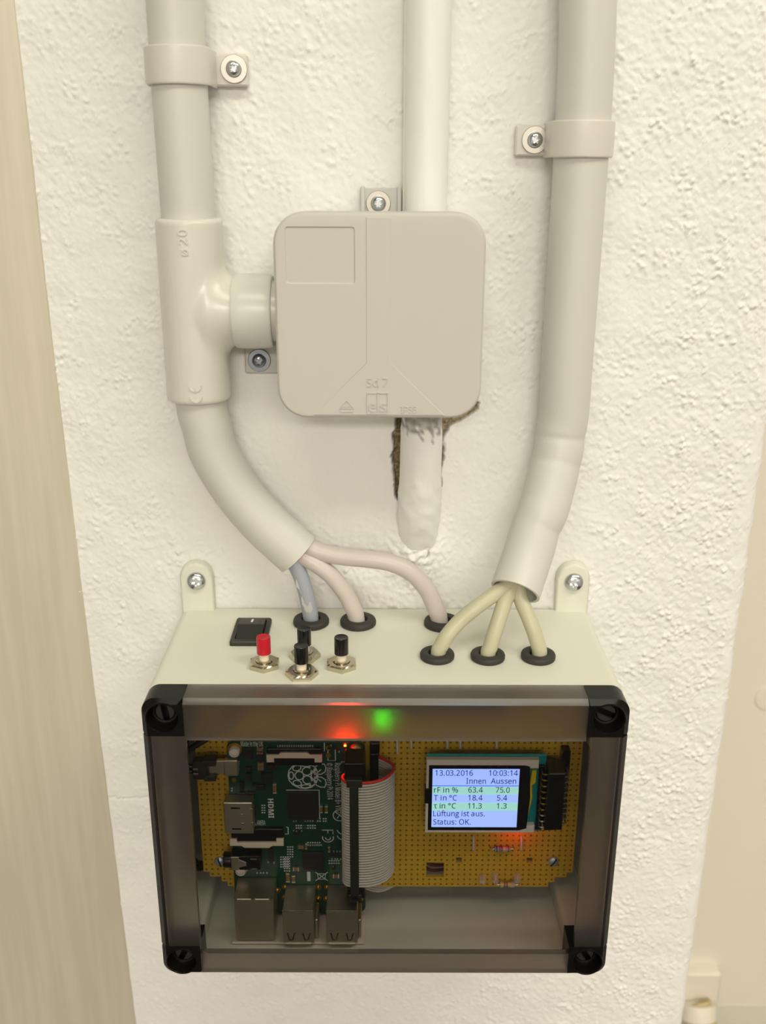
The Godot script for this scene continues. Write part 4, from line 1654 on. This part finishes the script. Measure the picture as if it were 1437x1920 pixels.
	for q in [[439.3, 1462.3, 1.0], [616.0, 1402.5, 1.15], [616.0, 1416.0, 1.15]]:
		var c := pt(q[0], q[1], z)
		var g := Mb.new()
		g.lathe([[q[2], z], [q[2], z + 0.12]], 16)
		g.turn(Transform3D(Basis.IDENTITY, Vector3(c.x, c.y, 0)))
		obj("contact_pad", g, M.gold, t)
	# flat cable connectors
	make_flat_connector(t, Vector2(-34.9, -224.0), true)
	make_flat_connector(t, Vector2(-51.6, -264.8), false)
	# micro USB and HDMI sockets
	var u := Mb.new()
	u.box(Vector3(-63.6, -234.1, z), Vector3(-57.9, -226.7, z + 2.6), 0.4)
	obj("power_socket", u, M.socket_metal, t)
	var h := Mb.new()
	h.box(Vector3(-64.0, -259.4, z), Vector3(-52.2, -244.4, z + 6.0), 0.3)
	var video := obj("video_socket", h, M.socket_metal, t)
	base_of[video] = base_of[t]
	for y in [-246.9, -257.0]:
		slab("spring_slot", Vector3(-61.0, y - 0.4, z + 5.8), Vector3(-57.2, y + 0.4, z + 6.06), M.gloss_black, video, "", 0.05)
	for q in [[-56.6, -250.0], [-56.6, -254.4], [-52.7, -247.4], [-52.7, -254.0]]:
		slab("socket_tab", Vector3(q[0] - 0.5, q[1] - 0.3, z + 5.9), Vector3(q[0] + 0.5, q[1] + 0.3, z + 6.3), M.nickel, video, "", 0.1)
	# headphone jack
	var j := Mb.new()
	j.box(Vector3(-62.6, -278.0, z), Vector3(-50.0, -271.0, z + 5.6), 0.3)
	var ring := Mb.new()
	ring.lathe([[2.0, -65.6], [3.2, -65.6], [3.4, -65.3], [3.4, -62.4]], 24)
	ring.turn(Transform3D(Basis(Vector3.UP, PI / 2), Vector3(0, -274.4, z + 3.2)))
	var jack := obj("audio_socket", j, M.gloss_black, t)
	base_of[jack] = base_of[t]
	obj("socket_collar", ring, M.gloss_black, jack)
	var cl := Mb.new()
	cl.prism(PackedVector2Array([Vector2(-62.2, -277.7), Vector2(-58.9, -277.7), Vector2(-58.9, -276.4), Vector2(-56.0, -275.6), Vector2(-56.0, -273.8), Vector2(-58.9, -272.4), Vector2(-58.9, -271.2), Vector2(-62.2, -271.2)]), z + 5.5, z + 5.9, 0.1)
	obj("contact_clip", cl, M.socket_metal, jack)
	for y in [-272.2, -277.2]:
		slab("contact_clip", Vector3(-54.0, y - 0.3, z + 5.5), Vector3(-51.6, y + 0.3, z + 6.0), M.nickel, jack, "", 0.1)
	# network and USB sockets, silver boxes along the lower edge
	var n := Mb.new()
	n.box(Vector3(-60.6, -307.4, z), Vector3(-44.2, -286.0, z + 13.5), 0.3)
	var net := obj("network_socket", n, M.socket_metal, t)
	base_of[net] = base_of[t]
	for x in [-60.0, -52.6, -45.2]:
		slab("socket_tab", Vector3(x - 0.8, -286.4, z + 13.0), Vector3(x + 0.8, -285.7, z + 13.7), M.nickel, net, "", 0.1)
	for x in [-34.0, -15.9]:
		var s := Mb.new()
		s.box(Vector3(x - 6.5, -306.6, z), Vector3(x + 6.5, -289.9, z + 15.7), 0.3)
		var usb := obj("usb_socket", s, M.socket_metal, t)
		base_of[usb] = base_of[t]
		slab("socket_flange", Vector3(x - 5.6, -307.4, z + 0.5), Vector3(x + 5.6, -306.3, z + 16.2), M.socket_metal, usb, "", 0.2)
		slab("side_wing", Vector3(x + 6.6, -306.6, z + 2), Vector3(x + 8.0, -297.4, z + 12.5), M.socket_metal, usb, "", 0.3)
		slab("socket_ledge", Vector3(x - 6.4, -290.2, z + 15.5), Vector3(x + 6.4, -289.7, z + 15.9), M.nickel, usb, "", 0.1)
		for d in [-3.1, 3.3]:
			var v := Mb.new()
			strokes(v, [[Vector2(x + d - 1.5, -301.3), Vector2(x + d - 0.75, -304.9), Vector2(x + d + 0.55, -304.9), Vector2(x + d + 1.5, -301.3)]], 0.42, z + 15.5, z + 15.8)
			obj("spring_slot", v, M.gloss_black, usb)
	# round solder joints beside the sockets
	for q in [[535.0, 1663.0], [597.0, 1663.0], [613.0, 1663.0], [597.0, 1684.0], [612.0, 1684.0], [534.0, 1683.0], [676.0, 1685.0], [520.5, 1669.0]]:
		var c := pt(q[0], q[1], z)
		var g := Mb.new()
		g.lathe([[1.35, z], [1.35, z + 0.1], [0.9, z + 0.12], [0.7, z + 0.5], [0.3, z + 0.8]], 16)
		g.turn(Transform3D(Basis.IDENTITY, Vector3(c.x, c.y, 0)))
		obj("solder_joint", g, M.gold, t)
	make_print(t, z)
	indicator(t, "power_led", Vector3(-14.4, -220.9, z + 0.2), Color8(255, 45, 6), 200.0, 0.001, "glowing red light at the board's top edge")


func make_flat_connector(t: Node3D, c: Vector2, up: bool) -> void:
	var z := 54.5
	var s := 1.0 if up else -1.0
	var a := Mb.new()
	if up:
		a.box(Vector3(c.x - 11.0, c.y - 5.4, z), Vector3(c.x + 11.0, c.y + 2.4, z + 2.0), 0.2)
	else:
		a.box(Vector3(c.x - 10.6, c.y - 1.4, z), Vector3(c.x + 11.0, c.y + 4.6, z + 2.0), 0.2)
	var o := obj("flat_cable_connector", a, M.gloss_black, t)
	base_of[o] = base_of[t]
	var p := PackedVector2Array()
	for q in [[-11.2, -3.3], [-8.2, -3.3], [-8.2, -1.4], [8.2, -1.4], [8.2, -3.3], [11.2, -3.3], [11.2, 0.1], [6.4, 0.1], [5.2, 1.1], [-5.2, 1.1], [-6.4, 0.1], [-11.2, 0.1]]:
		p.append(c + Vector2(q[0], (q[1] if up else -q[1] - 3.0)))
	if Geometry2D.is_polygon_clockwise(p):
		p.reverse()
	var l := Mb.new()
	l.prism(p, z + 1.4, z + 2.9, 0.15)
	obj("latch", l, M.latch_beige, o)


func make_print(t: Node3D, z: float) -> void:
	# the emblem, the marks and the lettering printed on the board; seen from below the rotation is a quarter turn
	var m := Mb.new()
	var z0 := z - 0.02
	var z1 := z + 0.05
	var o := Vector2(-33.0, -235.4)
	var put := func(x: float, y: float) -> Vector2: return o + Vector2(x, y)
	var lines := [
		oval(put.call(-0.3, 0.0), 1.75, 2.0), oval(put.call(2.8, 2.1), 1.85, 1.9), oval(put.call(2.9, -2.0), 1.8, 1.9), oval(put.call(-1.2, 3.6), 1.75, 1.25, 0.35), oval(put.call(-1.2, -3.6), 1.75, 1.25, -0.35),
		oval(put.call(-3.6, 0.0), 0.95, 1.75), oval(put.call(2.2, 5.1), 1.9, 0.75, -0.1), oval(put.call(2.2, -5.1), 1.9, 0.75, 0.1), oval(put.call(5.2, 3.4), 0.9, 1.6, 0.55), oval(put.call(5.2, -3.4), 0.9, 1.6, -0.55), oval(put.call(5.7, 0.0), 1.15, 1.65),
	]
	# outline of the berry and its two leaves
	var rim := []
	for q in [[-4.9, 0], [-4.5, 2.3], [-3.0, 4.4], [-0.4, 5.9], [2.4, 6.2], [4.6, 5.5], [6.4, 3.9], [7.2, 1.6], [7.3, 0], [7.2, -1.6], [6.4, -3.9], [4.6, -5.5], [2.4, -6.2], [-0.4, -5.9], [-3.0, -4.4], [-4.5, -2.3], [-4.9, 0]]:
		rim.append(put.call(q[0], q[1]))
	lines.append(rim)
	for s in [1.0, -1.0]:
		var leaf := []
		for q in [[7.2, 0.6], [6.9, 2.6], [7.6, 4.4], [9.2, 5.4], [11.2, 5.6], [11.9, 3.8], [11.5, 1.9], [10.0, 0.7], [7.2, 0.6]]:
			leaf.append(put.call(q[0] - 1.2, q[1] * s))
		lines.append(leaf)
		lines.append([put.call(6.6, 0.9 * s), put.call(8.6, 2.9 * s)])
	strokes(m, lines, 0.42, z0, z1)
	# FC, CE, the struck-out bin, boxes round the connectors
	var other := []
	other.append([Vector2(-24.4, -262.0), Vector2(-19.9, -262.0), Vector2(-19.9, -264.0)])
	other.append([Vector2(-22.0, -262.0), Vector2(-22.0, -263.6)])
	other.append(oval(Vector2(-22.0, -265.8), 2.3, 2.2, 0, 16, -PI * 1.1, PI * 0.1))
	other.append(oval(Vector2(-22.0, -265.9), 1.0, 1.0, 0, 12, -PI * 1.1, PI * 0.1))
	other.append(oval(Vector2(-16.0, -259.9 - 1.7), 2.1, 2.3, 0, 14, PI * 0.05 + PI, TAU - 0.1))
	other.append(oval(Vector2(-16.0, -264.4), 2.1, 2.3, 0, 14, PI * 0.05 + PI, TAU - 0.1))
	other.append([Vector2(-16.0, -264.6), Vector2(-16.0, -266.6)])
	other.append(oval(Vector2(-17.0, -254.7), 2.7, 2.7, 0, 24))
	other.append([Vector2(-19.0, -252.9), Vector2(-14.9, -256.4)])
	other.append([Vector2(-18.0, -256.2), Vector2(-16.2, -253.2), Vector2(-15.6, -256.0)])
	other.append([Vector2(-27.6, -283.4), Vector2(-22.4, -287.8)])
	other.append([Vector2(-22.4, -283.4), Vector2(-27.6, -287.8)])
	other.append([Vector2(-26.8, -284.2), Vector2(-23.2, -284.2), Vector2(-23.6, -287.0), Vector2(-26.4, -287.0), Vector2(-26.8, -284.2)])
	other.append([Vector2(-38.9, -242.4), Vector2(-25.3, -242.4), Vector2(-25.3, -256.2)])
	other.append([Vector2(-22.8, -219.9), Vector2(-22.8, -223.8)])
	other.append([Vector2(-21.4, -221.6), Vector2(-18.4, -221.6), Vector2(-18.4, -228.2), Vector2(-21.4, -228.2), Vector2(-21.4, -221.6)])
	other.append([Vector2(-39.4, -260.6), Vector2(-38.6, -260.6), Vector2(-38.6, -264.0), Vector2(-40.0, -264.0)])
	strokes(m, other, 0.34, z0, z1)
	m.box(Vector3(-31.2, -288.0, z0), Vector3(-29.8, -283.2, z1), 0.01)
	# little rows of part numbers
	for q in [[540, 1588, 3, 5], [527, 1607, 4, 5], [534, 1610, 3, 6], [556, 1548, 5, 2], [569, 1548, 6, 2], [578, 1580, 6, 2], [618, 1614, 5, 2], [474, 1527, 1, 4], [492, 1510, 2, 4], [435, 1478, 1, 2], [596, 1535, 2, 2], [607, 1535, 2, 2]]:
		for i in q[2]:
			for k in q[3]:
				var c := pt(q[0] + i * 4.4, q[1] + k * 4.6, z)
				m.box(Vector3(c.x - 0.3, c.y - 0.28, z0), Vector3(c.x + 0.3, c.y + 0.28, z1 - 0.02), 0.01)
	obj("board_print", m, M.print_white, t)
	var down := Basis(Vector3.BACK, -PI / 2)
	letters("printed_text", "HDMI", 3.1, Vector3(-46.6, -246.6, z1), M.print_white, t, 9.4, down, 0.03, false, true)
	letters("printed_text", "Raspberry Pi Model B+ V1.2", 1.6, Vector3(-18.7, -229.4, z1), M.print_white, t, 24.0, down, 0.03)
	letters("printed_text", "© Raspberry Pi 2014", 1.6, Vector3(-22.0, -229.4, z1), M.print_white, t, 17.5, down, 0.03)
	letters("printed_text", "Made in the UK", 1.6, Vector3(-56.6, -221.6, z1), M.print_white, t, 9.0, Basis.IDENTITY, 0.03)
	letters("printed_text", "CAMERA", 1.6, Vector3(-52.2, -259.6, z1), M.print_white, t, 4.2, Basis.IDENTITY, 0.03)


func make_ribbon() -> void:
	var t := thing("ribbon_cable", "wide grey ribbon cable with one red edge, looping from the green board to the stripboard", "ribbon cable", Vector3(-9.6, -280, 66))
	var line := []
	for q in [[-9.0, 63.2], [-12.6, 63.0], [-14.7, 64.2], [-15.2, 66.4], [-13.8, 68.6], [-11.5, 69.3], [-8.5, 69.4], [-5.0, 69.2], [-1.2, 68.0], [2.4, 65.4], [4.8, 61.6], [5.4, 58.2], [4.2, 55.6], [2.0, 53.4], [-0.2, 51.6], [-2.2, 50.6]]:
		line.append(Vector3(q[0], 0, q[1]))
	line = smooth_path(line, 4)
	var grey := Mb.new()
	for k in 40:
		var y := -228.6 - k * 1.27
		var path := []
		for p in line:
			path.append(Vector3(p.x, y, p.z))
		if k == 0:
			var red := Mb.new()
			red.tube(path, 0.6, 10)
			obj("red_strand", red, M.ribbon_red, t, "red strand along the upper edge")
		else:
			grey.tube(path, 0.52, 10)
	tag(obj("grey_strands", grey, M.ribbon_grey, t), "", "", "", "stuff")
	var c := Mb.new()
	c.box(Vector3(-14.0, -284.5, 57.4), Vector3(-6.0, -221.2, 62.4), 0.3)
	c.box(Vector3(-14.2, -228.0, 57.4), Vector3(-6.2, -220.4, 68.6), 0.4)
	c.box(Vector3(-13.6, -285.2, 57.4), Vector3(-6.4, -280.2, 68.6), 0.4)
	obj("plug_body", c, M.gloss_black, t)
	var s := Mb.new()
	s.box(Vector3(-12.2, -284.0, 69.9), Vector3(-8.7, -229.5, 71.0), 0.3)
	s.box(Vector3(-13.4, -229.9, 67.8), Vector3(-7.2, -226.4, 71.0), 0.3)
	s.box(Vector3(-13.2, -284.8, 67.8), Vector3(-7.6, -281.4, 71.0), 0.3)
	obj("strain_relief", s, M.black_plastic, t)
	var e := Mb.new()
	e.box(Vector3(-4.2, -280.5, 51.7), Vector3(-0.9, -226.0, 53.2), 0.3)
	obj("board_plug", e, M.gloss_black, t)


func make_small_things() -> void:
	var t := thing("power_plug", "black and silver power plug on thin black leads at the green board's upper left", "plug", Vector3(-70, -234, 56))
	var a := Mb.new()
	a.box(Vector3(-76.0, -234.6, 54.2), Vector3(-70.0, -226.4, 59.2), 0.5)
	a.box(Vector3(-71.6, -235.2, 54.0), Vector3(-66.6, -232.6, 59.4), 0.4)
	a.box(Vector3(-71.6, -228.2, 54.0), Vector3(-66.4, -225.6, 59.4), 0.4)
	a.box(Vector3(-72.0, -233.0, 54.2), Vector3(-69.6, -228.0, 58.6), 0.3)
	obj("plug_body", a, M.black_plastic, t)
	var s := Mb.new()
	s.box(Vector3(-70.0, -233.2, 54.8), Vector3(-63.4, -227.0, 56.9), 0.3)
	obj("plug_shell", s, M.socket_metal, t)
	for q in [[-229.4], [-231.6]]:
		slab("cable_contact", Vector3(-75.6, q[0] - 0.4, 58.9), Vector3(-73.6, q[0] + 0.4, 59.4), M.solder, t, "", 0.1)
	for k in 2:
		var l := Mb.new()
		l.tube(smooth_path([Vector3(-74.0, -229.5 - k * 2.2, 57), Vector3(-78.5, -229.0 - k * 2.4, 57), Vector3(-81.5, -226 - k * 2.0, 58), Vector3(-80.0, -221.5 - k * 1.5, 60), Vector3(-73.0, -217.0, 61 - k * 1.4), Vector3(-63.0, -211.0 + k, 58), Vector3(-56, -205 + k * 2, 50), Vector3(-53, -192, 36)], 6), 1.05, 12)
		obj("lead", l, M.gloss_black, t)
	var h := thing("black_harness", "bundle of thin black leads hanging down the left inside wall of the box", "cable", Vector3(-81, -284, 50))
	for k in 3:
		var b := Mb.new()
		var dx := k * 1.5
		b.tube(smooth_path([Vector3(-58 - dx, -190, 30 + k * 5), Vector3(-66 - dx, -199, 40 + k * 5), Vector3(-76 - dx * 0.6, -212, 52 + k * 4), Vector3(-80.4 - dx * 0.3, -230, 55 + k * 3), Vector3(-81.2, -255, 54 + k * 3), Vector3(-81.0, -276, 50 + k * 3), Vector3(-80.0, -287, 44 + k * 2), Vector3(-74, -291, 40)], 6), 1.3, 12)
		obj("lead", b, M.gloss_black, h)
	var p := thing("flat_strip", "pale flat strip lying on the box floor under the silver sockets", "strip", Vector3(-34, -309.1, 60))
	slab("strip_body", Vector3(-62.4, -309.15, 51.5), Vector3(-6.6, -308.2, 68.2), M.foam_white, p, "", 0.2)
	var k := thing("wiring_block", "long dark wiring block under the box's top, dimly seen through the lid's upper border", "wiring block", Vector3(22, -203, 57))
	var base := Mb.new()
	base.box(Vector3(-3.0, -200.5, 54.0), Vector3(49.0, -189.0, 64.0), 0.5)
	obj("strip_body", base, M.black_plastic, k)
	for n in 8:
		var sc := Mb.new()
		sc.lathe([[1.8, 63.9], [1.8, 64.6], [1.5, 64.8]], 16)
		sc.turn(Transform3D(Basis.IDENTITY, Vector3(0.6 + n * 6.4, -195.0, 0)))
		obj("strip_screw", sc, M.dull_steel, k)
	for n in 4:
		var wire := Mb.new()
		wire.tube(smooth_path([Vector3(3 + n * 13.0, -190, 50), Vector3(2 + n * 12.0, -188.6, 44), Vector3(4 + n * 12.0, -190, 34), Vector3(8 + n * 10.0, -198, 24)], 5), 1.2, 10)
		obj("strip_wire", wire, M.gloss_black, k)
